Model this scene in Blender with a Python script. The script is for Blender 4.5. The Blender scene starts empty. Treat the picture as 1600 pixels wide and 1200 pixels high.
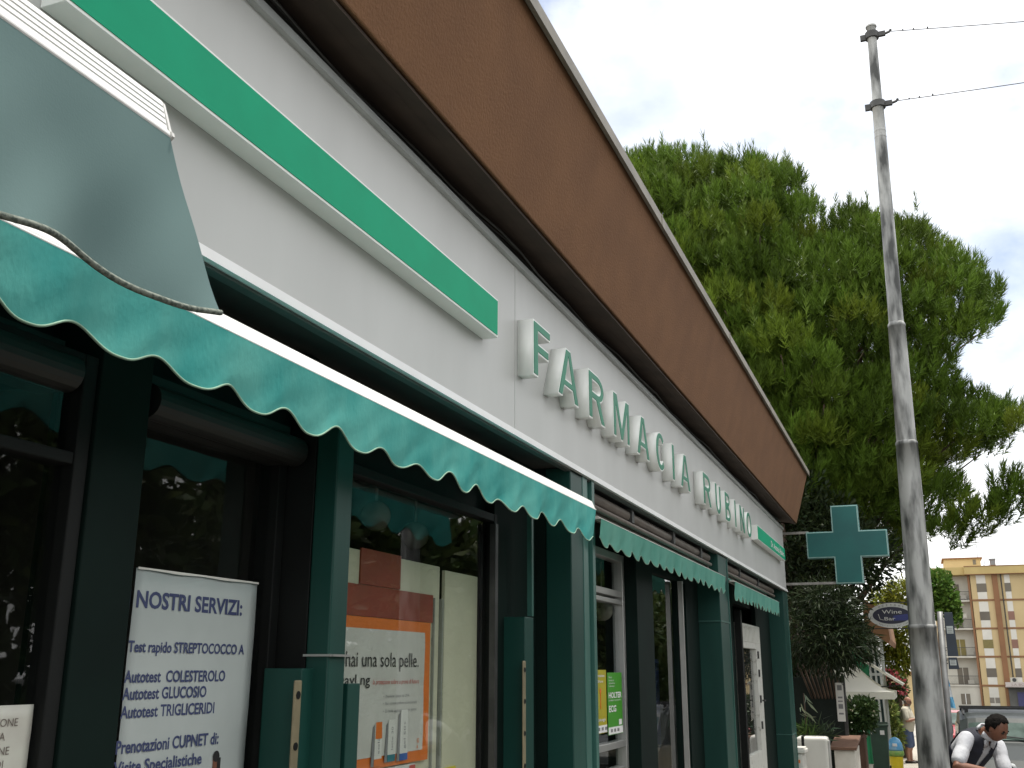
import bpy, bmesh, math, random
import numpy as np
from mathutils import Vector, Matrix, Euler
R = math.radians
random.seed(7)
rng = np.random.default_rng(11)
scene = bpy.context.scene
col = scene.collection

# ------------------------------------------------------------------ camera
CAM = Vector((0, 0, 1.7))
cd = bpy.data.cameras.new('camera'); cam = bpy.data.objects.new('camera', cd); col.objects.link(cam)
cd.sensor_width = 36.0; cd.lens = 36.0; cd.clip_start = 0.05; cd.clip_end = 2000
yaw, pitch, roll = R(21.2), R(15.55), R(0.14)
fwd = Vector((math.cos(yaw)*math.cos(pitch), math.sin(yaw)*math.cos(pitch), math.sin(pitch)))
rgt = Vector((math.sin(yaw), -math.cos(yaw), 0)); upv = rgt.cross(fwd)
r2 = rgt*math.cos(roll) + upv*math.sin(roll); u2 = -rgt*math.sin(roll) + upv*math.cos(roll)
M3 = Matrix((r2, u2, -fwd)).transposed()
cam.matrix_world = Matrix.Translation(CAM) @ M3.to_4x4()
scene.camera = cam

# ------------------------------------------------------------------ sky, sun, exposure
SUN = Vector((0.10, -0.140, 0.975)).normalized()          # direction towards the sun
world = bpy.data.worlds.new('World'); scene.world = world; world.use_nodes = True
nt = world.node_tree; N = nt.nodes; Lk = nt.links
bg = N['Background']
sky = N.new('ShaderNodeTexSky'); sky.sky_type = 'NISHITA'; sky.sun_disc = False
sky.sun_elevation = math.asin(SUN.z); sky.sun_rotation = math.atan2(SUN.x, SUN.y)
sky.dust_density = 2.0
tc = N.new('ShaderNodeTexCoord')
mp = N.new('ShaderNodeMapping'); mp.inputs['Scale'].default_value = (1.6, 1.6, 2.6)
Lk.new(tc.outputs['Generated'], mp.inputs['Vector'])
nz = N.new('ShaderNodeTexNoise'); nz.inputs['Scale'].default_value = 1.7; nz.inputs['Detail'].default_value = 7; nz.inputs['Roughness'].default_value = 0.55
Lk.new(mp.outputs['Vector'], nz.inputs['Vector'])
rp = N.new('ShaderNodeValToRGB'); rp.color_ramp.elements[0].position = 0.30; rp.color_ramp.elements[0].color = (0.25, 0.25, 0.25, 1)
rp.color_ramp.elements[1].position = 0.52; rp.color_ramp.elements[1].color = (1, 1, 1, 1)
Lk.new(nz.outputs['Fac'], rp.inputs['Fac'])
# thinner cloud in two directions, where pale blue shows through
def thin(d, c0, amt):
    dp_ = N.new('ShaderNodeVectorMath'); dp_.operation = 'DOT_PRODUCT'; dp_.inputs[1].default_value = Vector(d).normalized(); Lk.new(tc.outputs['Generated'], dp_.inputs[0])
    mr = N.new('ShaderNodeMapRange'); mr.interpolation_type = 'SMOOTHSTEP'; mr.inputs['From Min'].default_value = c0; mr.inputs['From Max'].default_value = 1.0; mr.inputs['To Min'].default_value = 0.0; mr.inputs['To Max'].default_value = amt
    Lk.new(dp_.outputs['Value'], mr.inputs['Value']); return mr.outputs['Result']
n3 = N.new('ShaderNodeTexNoise'); n3.inputs['Scale'].default_value = 5.0; n3.inputs['Detail'].default_value = 8; Lk.new(mp.outputs['Vector'], n3.inputs['Vector'])
ad = N.new('ShaderNodeMath'); ad.operation = 'ADD'; Lk.new(thin((0.787, 0.255, 0.562), 0.970, 1.15), ad.inputs[0]); Lk.new(thin((0.846, -0.129, 0.518), 0.965, 0.62), ad.inputs[1])
ml = N.new('ShaderNodeMath'); ml.operation = 'MULTIPLY'; Lk.new(ad.outputs['Value'], ml.inputs[0]); Lk.new(n3.outputs['Fac'], ml.inputs[1])
sb = N.new('ShaderNodeMath'); sb.operation = 'SUBTRACT'; sb.use_clamp = True; Lk.new(rp.outputs['Color'], sb.inputs[0]); Lk.new(ml.outputs['Value'], sb.inputs[1])
mx = N.new('ShaderNodeMix'); mx.data_type = 'RGBA'
Lk.new(sb.outputs['Value'], mx.inputs['Factor'])
Lk.new(sky.outputs['Color'], mx.inputs['A']); mx.inputs['B'].default_value = (9.8, 9.8, 9.7, 1)
Lk.new(mx.outputs['Result'], bg.inputs['Color'])
bg.inputs['Strength'].default_value = 0.11
sd = bpy.data.lights.new('sun', 'SUN'); sd.energy = 3.0; sd.angle = R(2.0); sd.color = (1.0, 0.95, 0.87)
sun = bpy.data.objects.new('sun', sd); col.objects.link(sun)
sun.rotation_euler = SUN.to_track_quat('Z', 'Y').to_euler()
vs = scene.view_settings; vs.view_transform = 'Standard'; vs.look = 'None'; vs.gamma = 1.0; vs.use_curve_mapping = False
vs.exposure = 0.73
scene.cycles.max_bounces = 8; scene.cycles.diffuse_bounces = 4; scene.cycles.glossy_bounces = 4
scene.cycles.transparent_max_bounces = 12; scene.cycles.transmission_bounces = 4

# ------------------------------------------------------------------ materials
MATS = {}
def mat(name, c, rough=0.6, metal=0.0, var=0.0, scale=8.0, c2=None, stretch=(1, 1, 1), bump=0.0, bscale=None, spec=0.5, trans=0.0, contrast=(0.35, 0.65), detail=5.0, coat=0.0):
    """procedural material: base colour varied by noise towards c2, optional bump and thin translucency"""
    if name in MATS: return MATS[name]
    m = bpy.data.materials.new(name); m.use_nodes = True
    t = m.node_tree; n = t.nodes; l = t.links
    b = n['Principled BSDF']
    b.inputs['Base Color'].default_value = (*c, 1); b.inputs['Roughness'].default_value = rough
    b.inputs['Metallic'].default_value = metal; b.inputs['Specular IOR Level'].default_value = spec
    if coat: b.inputs['Coat Weight'].default_value = coat; b.inputs['Coat Roughness'].default_value = 0.06
    if var or c2 or bump:
        co = n.new('ShaderNodeTexCoord'); mpn = n.new('ShaderNodeMapping'); mpn.inputs['Scale'].default_value = stretch
        l.new(co.outputs['Object'], mpn.inputs['Vector'])
        ns = n.new('ShaderNodeTexNoise'); ns.inputs['Scale'].default_value = scale; ns.inputs['Detail'].default_value = detail
        l.new(mpn.outputs['Vector'], ns.inputs['Vector'])
        if c2 is None: c2 = tuple(max(0, x*(1-var)) for x in c); ca = tuple(min(1, x*(1+var)) for x in c)
        else: ca = c
        r = n.new('ShaderNodeValToRGB')
        r.color_ramp.elements[0].position = contrast[0]; r.color_ramp.elements[0].color = (*c2, 1)
        r.color_ramp.elements[1].position = contrast[1]; r.color_ramp.elements[1].color = (*ca, 1)
        l.new(ns.outputs['Fac'], r.inputs['Fac']); l.new(r.outputs['Color'], b.inputs['Base Color'])
        if bump:
            n2 = n.new('ShaderNodeTexNoise'); n2.inputs['Scale'].default_value = bscale or scale*6; n2.inputs['Detail'].default_value = 4
            l.new(mpn.outputs['Vector'], n2.inputs['Vector'])
            bp = n.new('ShaderNodeBump'); bp.inputs['Strength'].default_value = bump; bp.inputs['Distance'].default_value = 0.01
            l.new(n2.outputs['Fac'], bp.inputs['Height']); l.new(bp.outputs['Normal'], b.inputs['Normal'])
    if trans:
        tr = n.new('ShaderNodeBsdfTranslucent'); ms = n.new('ShaderNodeMixShader'); ms.inputs['Fac'].default_value = trans
        src = b.inputs['Base Color'].links[0].from_socket if b.inputs['Base Color'].links else None
        if src: l.new(src, tr.inputs['Color'])
        else: tr.inputs['Color'].default_value = (*c, 1)
        l.new(b.outputs['BSDF'], ms.inputs[1]); l.new(tr.outputs['BSDF'], ms.inputs[2])
        l.new(ms.outputs['Shader'], n['Material Output'].inputs['Surface'])
    MATS[name] = m
    return m

def mat_attr(name, rough=0.6, trans=0.25, spec=0.12):
    """foliage: colour from the per-leaf attribute 'tint'"""
    if name in MATS: return MATS[name]
    m = bpy.data.materials.new(name); m.use_nodes = True
    t = m.node_tree; n = t.nodes; l = t.links; b = n['Principled BSDF']
    a = n.new('ShaderNodeAttribute'); a.attribute_name = 'tint'
    l.new(a.outputs['Color'], b.inputs['Base Color']); b.inputs['Roughness'].default_value = rough; b.inputs['Specular IOR Level'].default_value = spec
    tr = n.new('ShaderNodeBsdfTranslucent'); l.new(a.outputs['Color'], tr.inputs['Color'])
    ms = n.new('ShaderNodeMixShader'); ms.inputs['Fac'].default_value = trans
    l.new(b.outputs['BSDF'], ms.inputs[1]); l.new(tr.outputs['BSDF'], ms.inputs[2])
    l.new(ms.outputs['Shader'], n['Material Output'].inputs['Surface'])
    MATS[name] = m; return m

def mat_glass(name, tint=(0.75, 0.8, 0.78), ior=1.5, boost=1.0):
    if name in MATS: return MATS[name]
    m = bpy.data.materials.new(name); m.use_nodes = True
    t = m.node_tree; n = t.nodes; l = t.links; n.remove(n['Principled BSDF'])
    tp = n.new('ShaderNodeBsdfTransparent'); tp.inputs['Color'].default_value = (*tint, 1)
    g = n.new('ShaderNodeBsdfGlossy'); g.inputs['Roughness'].default_value = 0.015; g.inputs['Color'].default_value = (boost, boost, boost, 1)
    fr = n.new('ShaderNodeFresnel'); fr.inputs['IOR'].default_value = ior
    ge = n.new('ShaderNodeNewGeometry'); inv = n.new('ShaderNodeMath'); inv.operation = 'SUBTRACT'; inv.inputs[0].default_value = 1.0; l.new(ge.outputs['Backfacing'], inv.inputs[1])
    mu = n.new('ShaderNodeMath'); mu.operation = 'MULTIPLY'; l.new(fr.outputs['Fac'], mu.inputs[0]); l.new(inv.outputs['Value'], mu.inputs[1])
    ms = n.new('ShaderNodeMixShader'); l.new(mu.outputs['Value'], ms.inputs['Fac']); l.new(tp.outputs['BSDF'], ms.inputs[1]); l.new(g.outputs['BSDF'], ms.inputs[2])
    l.new(ms.outputs['Shader'], n['Material Output'].inputs['Surface'])
    MATS[name] = m; return m

# ------------------------------------------------------------------ objects
def props(o, label=None, cat=None, group=None, kind=None):
    if label: o['label'] = label
    if cat: o['category'] = cat
    if group: o['group'] = group
    if kind: o['kind'] = kind
    return o
BASE = {}
def thing(name, label, cat, loc=(0, 0, 0), group=None):
    o = bpy.data.objects.new(name, None); col.objects.link(o); o.location = loc; o.empty_display_size = 0.2
    BASE[o] = Vector(loc)
    return props(o, label, cat, group)
def link(name, me, m, parent=None, loc=None):
    """mesh given in world coordinates -> object whose origin is its parent's base (or loc)"""
    o = bpy.data.objects.new(name, me); col.objects.link(o)
    off = Vector(loc) if loc is not None else (BASE[parent] if parent is not None else Vector((0, 0, 0)))
    if off.length: me.transform(Matrix.Translation(-off))
    if parent is not None:
        o.parent = parent; o.location = off - BASE[parent]
    else: o.location = off
    BASE[o] = off.copy()
    for mm in (m if isinstance(m, (list, tuple)) else [m]): me.materials.append(mm)
    return o
def copy_tree(o, parent=None):
    c = o.copy(); col.objects.link(c)
    if parent is not None: c.parent = parent
    BASE[c] = BASE.get(o, Vector())
    for ch in list(o.children): copy_tree(ch, c)
    return c

class MB:
    def __init__(s): s.bm = bmesh.new(); s.mi = 0
    def _f(s, vs):
        try:
            f = s.bm.faces.new(vs); f.material_index = s.mi; return f
        except ValueError: return None
    def box(s, x0, x1, y0, y1, z0, z1):
        x0, x1 = min(x0, x1), max(x0, x1); y0, y1 = min(y0, y1), max(y0, y1); z0, z1 = min(z0, z1), max(z0, z1)
        v = [s.bm.verts.new(p) for p in ((x0,y0,z0),(x1,y0,z0),(x1,y1,z0),(x0,y1,z0),(x0,y0,z1),(x1,y0,z1),(x1,y1,z1),(x0,y1,z1))]
        for q in ((3,2,1,0),(4,5,6,7),(0,1,5,4),(1,2,6,5),(2,3,7,6),(3,0,4,7)): s._f([v[i] for i in q])
        return s
    def quad(s, a, b, c, d): s._f([s.bm.verts.new(p) for p in (a, b, c, d)]); return s
    def poly(s, pts): s._f([s.bm.verts.new(p) for p in pts]); return s
    def prism(s, pts, d):
        """polygon pts (3-D) extruded by vector d"""
        d = Vector(d); a = [s.bm.verts.new(p) for p in pts]; b = [s.bm.verts.new(Vector(p)+d) for p in pts]; n = len(pts)
        s._f(list(reversed(a))); s._f(b)
        for i in range(n): s._f([a[i], a[(i+1) % n], b[(i+1) % n], b[i]])
        return s
    def tube(s, pts, rad, n=10, cap=True):
        pts = [Vector(p) for p in pts]; rad = rad if isinstance(rad, (list, tuple)) else [rad]*len(pts)
        rings = []
        ref = None
        for i, p in enumerate(pts):
            t = (pts[min(i+1, len(pts)-1)] - pts[max(i-1, 0)]).normalized()
            if ref is None or abs(ref.dot(t)) > 0.95: ref = Vector((0, 0, 1)) if abs(t.z) < 0.9 else Vector((1, 0, 0))
            a = t.cross(ref).normalized(); b = t.cross(a); ref = -(t.cross(a)) if False else ref
            rings.append([s.bm.verts.new(p + (a*math.cos(2*math.pi*k/n) + b*math.sin(2*math.pi*k/n))*rad[i]) for k in range(n)])
        for i in range(len(rings)-1):
            for k in range(n): s._f([rings[i][k], rings[i][(k+1) % n], rings[i+1][(k+1) % n], rings[i+1][k]])
        if cap: s._f(list(reversed(rings[0]))); s._f(rings[-1])
        return s
    def lathe(s, c, prof, n=16, axis='z'):
        """profile [(r, h)] turned about an axis through c"""
        c = Vector(c); rings = []
        for r, h in prof:
            ring = []
            for k in range(n):
                a = 2*math.pi*k/n; u, w = r*math.cos(a), r*math.sin(a)
                ring.append(s.bm.verts.new(c + (Vector((u, w, h)) if axis == 'z' else Vector((h, u, w)) if axis == 'x' else Vector((u, h, w)))))
            rings.append(ring)
        for i in range(len(rings)-1):
            for k in range(n): s._f([rings[i][k], rings[i][(k+1) % n], rings[i+1][(k+1) % n], rings[i+1][k]])
        s._f(list(reversed(rings[0]))); s._f(rings[-1]); return s
    def grid(s, P):
        """P[i][j] points -> quads"""
        V = [[s.bm.verts.new(p) for p in row] for row in P]
        for i in range(len(V)-1):
            for j in range(len(V[0])-1): s._f([V[i][j], V[i+1][j], V[i+1][j+1], V[i][j+1]])
        return s
    def build(s, name, m, parent=None, smooth=False, bevel=0.0, loc=None, solid=0.0, segs=2, fixn=True):
        if fixn: bmesh.ops.recalc_face_normals(s.bm, faces=s.bm.faces)
        me = bpy.data.meshes.new(name); s.bm.to_mesh(me); s.bm.free()
        if smooth:
            for p in me.polygons: p.use_smooth = True
        o = link(name, me, m, parent, loc)
        if solid: md = o.modifiers.new('thick', 'SOLIDIFY'); md.thickness = solid; md.offset = 0
        if bevel: md = o.modifiers.new('bevel', 'BEVEL'); md.width = bevel; md.segments = segs; md.limit_method = 'ANGLE'; md.angle_limit = R(40)
        if smooth and bevel: pass
        return o

def text_mesh(body, bold=0.0, extrude=0.0, spacing=1.0, shear=0.0):
    cu = bpy.data.curves.new('text', 'FONT'); cu.body = body; cu.size = 1.0; cu.offset = bold; cu.extrude = extrude; cu.space_character = spacing; cu.shear = shear
    cu.resolution_u = 3
    o = bpy.data.objects.new('text', cu); col.objects.link(o)
    dg = bpy.context.evaluated_depsgraph_get(); me = bpy.data.meshes.new_from_object(o.evaluated_get(dg))
    bpy.data.objects.remove(o); bpy.data.curves.remove(cu)
    me.materials.clear()
    return me
def mesh_pts(me): 
    a = np.empty(len(me.vertices)*3, np.float32); me.vertices.foreach_get('co', a); return a.reshape(-1, 3)
def text_into(mb, body, org, h=None, w=None, right=(1, 0, 0), up=(0, 0, 1), bold=0.0, shear=0.0, align='l', spacing=1.0):
    """flat lettering added to a mesh builder; h = cap height, w = width (overrides proportion)"""
    me = text_mesh(body, bold=bold, spacing=spacing, shear=shear); a = mesh_pts(me)
    x0, x1 = a[:, 0].min(), a[:, 0].max(); cap = 0.728
    sy = h/cap; sx = sy if w is None else w/(x1-x0)
    off = 0 if align == 'l' else -(x1-x0)/2 if align == 'c' else -(x1-x0)
    right = Vector(right); up = Vector(up); org = Vector(org)
    vs = [mb.bm.verts.new(org + right*((float(p[0])-x0+off)*sx) + up*(float(p[1])*sy)) for p in a]
    for p in me.polygons: mb._f([vs[i] for i in p.vertices])
    bpy.data.meshes.remove(me)
    return mb

def arr_mesh(name, V, F, tint=None):
    """numpy verts (n,3), tri/quad faces (m,k), per-face colour (m,3)"""
    me = bpy.data.meshes.new(name); k = F.shape[1]
    me.vertices.add(len(V)); me.vertices.foreach_set('co', V.astype(np.float32).ravel())
    me.loops.add(F.size); me.loops.foreach_set('vertex_index', F.astype(np.int32).ravel())
    me.polygons.add(len(F)); me.polygons.foreach_set('loop_start', np.arange(0, F.size, k, dtype=np.int32))
    me.polygons.foreach_set('loop_total', np.full(len(F), k, np.int32))
    me.update(calc_edges=True)
    if tint is not None:
        at = me.attributes.new('tint', 'FLOAT_COLOR', 'FACE')
        c4 = np.ones((len(F), 4), np.float32); c4[:, :3] = tint
        at.data.foreach_set('color', c4.ravel())
    me.validate()
    return me

def frames(D):
    """orthonormal frames whose third axis is D (n,3)"""
    D = D/np.linalg.norm(D, axis=1, keepdims=True)
    ref = np.where(np.abs(D[:, 2:3]) < 0.9, np.array([[0, 0, 1.0]]), np.array([[1.0, 0, 0]]))
    A = np.cross(ref, D); A /= np.linalg.norm(A, axis=1, keepdims=True); B = np.cross(D, A)
    return A, B, D

def leaves(C, D, length, width, tint, curl=0.25, spin=True):
    """one two-quad leaf per point C along direction D; returns V, F(quads), tint"""
    n = len(C); A, B, D = frames(D)
    if spin:
        th = rng.uniform(0, 2*np.pi, (n, 1)); A, B = A*np.cos(th)+B*np.sin(th), -A*np.sin(th)+B*np.cos(th)
    L = (length*rng.uniform(0.7, 1.25, (n, 1))); W = width*rng.uniform(0.75, 1.2, (n, 1))
    p0 = C; p1 = C + D*L*0.5 + B*L*curl*0.35; p2 = C + D*L + B*L*curl*-0.15
    V = np.stack([p0-A*W*0.12, p0+A*W*0.12, p1+A*W*0.5, p1-A*W*0.5, p2+A*W*0.05, p2-A*W*0.05], 1).reshape(-1, 3)
    b = np.arange(n)[:, None]*6
    F = np.concatenate([b+np.array([[0, 1, 2, 3]]), b+np.array([[3, 2, 4, 5]])], 0)
    return V, F, np.concatenate([tint, tint], 0)
def tints(n, base, spread=0.25, hue=0.15):
    base = np.array(base); v = rng.uniform(1-spread, 1+spread, (n, 1)); h = rng.uniform(-hue, hue, (n, 1))
    return np.clip(base*v*np.concatenate([1+h, np.ones((n, 1)), 1-h*0.5], 1), 0.003, 0.9)
def blob_points(blobs, n, shell=0.45):
    """points in ellipsoids [(cx,cy,cz,rx,ry,rz)], denser towards the outside; also outward directions"""
    bl = np.array(blobs, float); vol = bl[:, 3]*bl[:, 4]*bl[:, 5]; w = vol**0.75; idx = rng.choice(len(bl), n, p=w/w.sum())
    u = rng.normal(size=(n, 3)); u /= np.linalg.norm(u, axis=1, keepdims=True)
    r = (shell + (1-shell)*rng.uniform(0, 1, (n, 1)))**0.6
    return bl[idx, :3] + u*r*bl[idx, 3:6], u
def foliage(name, blobs, n, length, width, tint, parent, up=0.3, jitter=0.6, m='leaf', curl=0.25, spread=0.3, shell=0.45, loc=None, droop=0.0):
    C, U = blob_points(blobs, n, shell)
    D = U + rng.normal(size=U.shape)*jitter + np.array([0, 0, up-droop])
    V, F, T = leaves(C, D, length, width, tints(n, tint, spread), curl)
    return link(name, arr_mesh(name, V, F, T), mat_attr(m), parent, loc)
# ------------------------------------------------------------------ material set
WHITE = mat('white_aluminium', (0.80, 0.80, 0.78), 0.35, var=0.03, scale=3)
PANEL = mat('panel_grey', (0.535, 0.54, 0.52), 0.42, c2=(0.49, 0.495, 0.475), scale=2.2, stretch=(1, 1, 0.25), bump=0.01, bscale=0.8)
TRIMG = mat('trim_grey', (0.40, 0.42, 0.41), 0.4, var=0.06, scale=5)
LETW = mat('letter_white', (0.85, 0.87, 0.83), 0.3, var=0.03, scale=6)
LETG = mat('letter_green', (0.010, 0.21, 0.115), 0.5, var=0.05, scale=4)
BARG = mat('bar_green', (0.002, 0.36, 0.185), 0.6, var=0.04, scale=5, spec=0.2)
BROWN = mat('fascia_brown', (0.205, 0.096, 0.040), 0.9, c2=(0.172, 0.079, 0.033), scale=3.5, stretch=(1, 1, 1.0), bump=0.5, bscale=70, contrast=(0.3, 0.7), detail=12)
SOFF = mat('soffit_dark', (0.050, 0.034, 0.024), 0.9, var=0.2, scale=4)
ROOFT = mat('roof_trim', (0.20, 0.18, 0.145), 0.55, var=0.15, scale=6, metal=0.2)
GREEN = mat('painted_green', (0.0100, 0.058, 0.046), 0.42, c2=(0.0068, 0.043, 0.034), scale=3, stretch=(1, 1, 0.2), bump=0.03, bscale=40, spec=0.3)
GREENL = mat('painted_green_rail', (0.035, 0.115, 0.095), 0.38, var=0.12, scale=5, stretch=(1, 1, 0.2))
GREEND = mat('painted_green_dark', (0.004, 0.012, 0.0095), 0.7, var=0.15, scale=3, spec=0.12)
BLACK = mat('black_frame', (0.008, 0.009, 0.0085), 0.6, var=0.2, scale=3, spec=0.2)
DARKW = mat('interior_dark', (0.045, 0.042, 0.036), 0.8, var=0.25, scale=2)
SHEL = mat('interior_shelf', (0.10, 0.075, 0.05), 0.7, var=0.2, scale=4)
TUBE = mat('roller_grey', (0.15, 0.125, 0.105), 0.5, var=0.1, scale=5)
TEAL = mat('awning_teal', (0.19, 0.66, 0.58), 0.9, c2=(0.045, 0.45, 0.42), scale=5.5, stretch=(1, 0.3, 0.55), bump=0.15, bscale=60, trans=0.42, contrast=(0.25, 0.72), detail=7)
TEAL2 = mat('awning_teal_faded', (0.17, 0.47, 0.37), 0.85, c2=(0.09, 0.35, 0.27), scale=4.5, stretch=(1, 0.3, 0.4), bump=0.15, bscale=60, trans=0.28, contrast=(0.25, 0.75), detail=7)
GREYT = mat('awning_grey_teal', (0.195, 0.305, 0.30), 0.9, c2=(0.175, 0.275, 0.272), scale=3.0, bump=0.04, bscale=300, trans=0.30, contrast=(0.2, 0.8))
HEM = mat('hem_cream', (0.22, 0.34, 0.25), 0.9, var=0.25, scale=9)
HEMD = mat('hem_dark', (0.055, 0.075, 0.06), 0.8, c2=(0.16, 0.18, 0.15), scale=160, contrast=(0.45, 0.6))
PAPER = mat('paper_white', (0.50, 0.545, 0.525), 0.5, c2=(0.43, 0.475, 0.46), scale=2.5, bump=0.04, bscale=5)
PAPERW = mat('paper_clean', (0.70, 0.69, 0.64), 0.5, var=0.03, scale=3)
INKB = mat('ink_blue', (0.045, 0.060, 0.15), 0.6)
INKK = mat('ink_black', (0.02, 0.02, 0.02), 0.6)
INKR = mat('ink_red', (0.50, 0.07, 0.05), 0.6)
INKG = mat('ink_grey', (0.22, 0.22, 0.22), 0.6)
INKW = mat('ink_white', (0.8, 0.8, 0.78), 0.6)
ORANGE = mat('print_orange', (0.72, 0.17, 0.015), 0.5, var=0.03, scale=4)
REDB = mat('panel_redbrown', (0.26, 0.045, 0.020), 0.6, var=0.1, scale=4)
CREAM = mat('panel_cream', (0.60, 0.58, 0.43), 0.6, var=0.06, scale=3)
SKIN = mat('skin_tan', (0.185, 0.080, 0.048), 0.5, var=0.08, scale=20, bump=0.02)
SKIN2 = mat('skin_pink', (0.34, 0.17, 0.11), 0.5, var=0.06, scale=20)
SILVER = mat('aluminium', (0.42, 0.42, 0.40), 0.35, metal=0.5, var=0.06, scale=5)
GALV = mat('galvanised_steel', (0.40, 0.405, 0.39), 0.5, metal=0.15, c2=(0.050, 0.053, 0.050), scale=3.0, stretch=(3.4, 3.4, 0.8), bump=0.10, bscale=9, contrast=(0.36, 0.58), detail=9)
STEEL = mat('dark_steel', (0.07, 0.07, 0.068), 0.5, metal=0.6, var=0.2, scale=8)
GLASS = mat_glass('shop_glass', (0.93, 0.95, 0.94))
BLUE = mat('print_blue', (0.02, 0.045, 0.20), 0.5, var=0.05)
CONC = mat('concrete', (0.36, 0.34, 0.30), 0.85, c2=(0.29, 0.275, 0.245), scale=3, bump=0.2, bscale=40)
ASPH = mat('asphalt', (0.055, 0.055, 0.055), 0.9, var=0.2, scale=6, bump=0.3, bscale=120)
BARK = mat('bark', (0.115, 0.075, 0.05), 0.9, c2=(0.05, 0.035, 0.025), scale=7, stretch=(1, 1, 0.3), bump=0.8, bscale=12)

# ------------------------------------------------------------------ ground
def strip(name, prof, y0, y1, m):
    mb = MB(); mb.grid([[(x, y0, z), (x, y1, z)] for x, z in prof])
    return props(mb.build(name, m, fixn=False), kind='structure')
def pave_z(x):
    P = [(-30, 0), (5, 0), (10.3, -0.24), (20, -0.40), (31, -0.70), (60, -1.6), (125, -2.9), (700, -4)]
    for (a, za), (b, zb) in zip(P, P[1:]):
        if x <= b: return za + (zb-za)*(x-a)/(b-a)
def road_z(x):
    P = [(-30, -0.14), (6, -0.14), (14, -0.55), (20, -0.84), (31, -0.98), (60, -1.75), (125, -2.95), (700, -4.2)]
    for (a, za), (b, zb) in zip(P, P[1:]):
        if x <= b: return za + (zb-za)*(x-a)/(b-a)
XS = [-30, 0, 6, 10, 14, 20, 25, 31, 40, 60]
strip('pavement', [(x, pave_z(x)) for x in XS if x <= 25], -0.62, 2.6, mat('paving', (0.115, 0.108, 0.092), 0.9, c2=(0.085, 0.08, 0.07), scale=2.5, bump=0.15, bscale=30))
mb = MB(); 
for a, b in zip(XS, XS[1:]):
    mb.prism([(a, -0.75, road_z(a)-0.3), (a, -0.62, road_z(a)-0.3), (a, -0.62, pave_z(a)+0.004), (a, -0.75, pave_z(a)+0.004)], (0, 0, 0)) if False else None
    q = lambda x, y, z: (x, y, z)
    mb.quad(q(a, -0.75, road_z(a)-.2), q(b, -0.75, road_z(b)-.2), q(b, -0.75, pave_z(b)+.004), q(a, -0.75, pave_z(a)+.004))
    mb.quad(q(a, -0.75, pave_z(a)+.004), q(b, -0.75, pave_z(b)+.004), q(b, -0.60, pave_z(b)+.004), q(a, -0.60, pave_z(a)+.004))
props(mb.build('kerb', CONC), kind='structure')
strip('footway', [(x, pave_z(x)) for x in XS if x >= 25], -0.62, 2.6, mat('footway_pale', (0.36, 0.33, 0.275), 0.9, c2=(0.30, 0.275, 0.23), scale=2.5, bump=0.15, bscale=30))
XR = XS + [90, 125, 300, 700]
mb = MB(); mb.grid([[(x, y, road_z(x)) for y in (-400, -60, -20, -8, -0.7)] for x in XR]); props(mb.build('road', ASPH), kind='structure')
mb = MB(); mb.grid([[(x, y, pave_z(x)-0.02) for y in (2.55, 10, 40, 400)] for x in XS+[125, 700]]); props(mb.build('ground', mat('earth', (0.16, 0.13, 0.09), 0.95, var=0.25, scale=3)), kind='structure')
mb = MB(); mb.grid([[(x, y, pave_z(x)-0.01) for y in (-0.7, 2.6)] for x in (60, 90, 125, 700)]); props(mb.build('path', CONC), kind='structure')

# ------------------------------------------------------------------ pharmacy building
bld = thing('shop_building', 'low shop building with brown slanted roof edge, green steel pillars and glass shopfront', 'building', (8, 2.4, 0))
# roof: slanted brown fascia, dark soffit, metal drip edge
mb = MB(); mb.prism([(-7, 1.78, 4.094), (-7, 1.545, 4.93), (-7, 1.75, 4.97), (-7, 2.0, 4.20)], (25, 0, 0)); mb.build('roof_fascia', BROWN, bld, bevel=0.008)
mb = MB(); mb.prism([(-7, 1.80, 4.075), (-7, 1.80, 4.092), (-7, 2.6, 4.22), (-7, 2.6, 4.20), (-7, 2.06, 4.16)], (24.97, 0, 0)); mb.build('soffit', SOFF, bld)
mb = MB()
mb.prism([(-7, 1.510, 4.905), (-7, 1.510, 4.985), (-7, 1.535, 4.990), (-7, 1.80, 4.995), (-7, 1.80, 4.985), (-7, 1.543, 4.978), (-7, 1.535, 4.905)], (25.04, 0, 0))
for x in range(-5, 18, 3): mb.box(x-0.012, x+0.012, 1.506, 1.512, 4.90, 4.992)
mb.build('roof_edge_trim', ROOFT, bld)
mb = MB(); mb.box(-7, 17.9, 1.82, 9.5, 4.955, 4.975); mb.build('roof', CONC, bld)
# lintel wall behind the sign, end and back walls
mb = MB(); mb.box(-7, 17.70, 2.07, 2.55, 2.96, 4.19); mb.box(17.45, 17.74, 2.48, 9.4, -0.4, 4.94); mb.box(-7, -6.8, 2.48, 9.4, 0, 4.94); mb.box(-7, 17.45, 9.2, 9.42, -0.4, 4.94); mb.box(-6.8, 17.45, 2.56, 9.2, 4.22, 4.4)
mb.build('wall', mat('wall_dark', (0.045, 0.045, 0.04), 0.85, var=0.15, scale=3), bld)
# rooms
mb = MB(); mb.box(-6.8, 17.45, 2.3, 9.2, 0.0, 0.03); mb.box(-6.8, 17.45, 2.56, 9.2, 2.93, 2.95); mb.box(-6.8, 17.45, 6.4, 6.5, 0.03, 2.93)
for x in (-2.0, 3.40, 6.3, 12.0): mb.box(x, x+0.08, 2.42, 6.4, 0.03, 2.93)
mb.build('interior', DARKW, bld)
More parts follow.
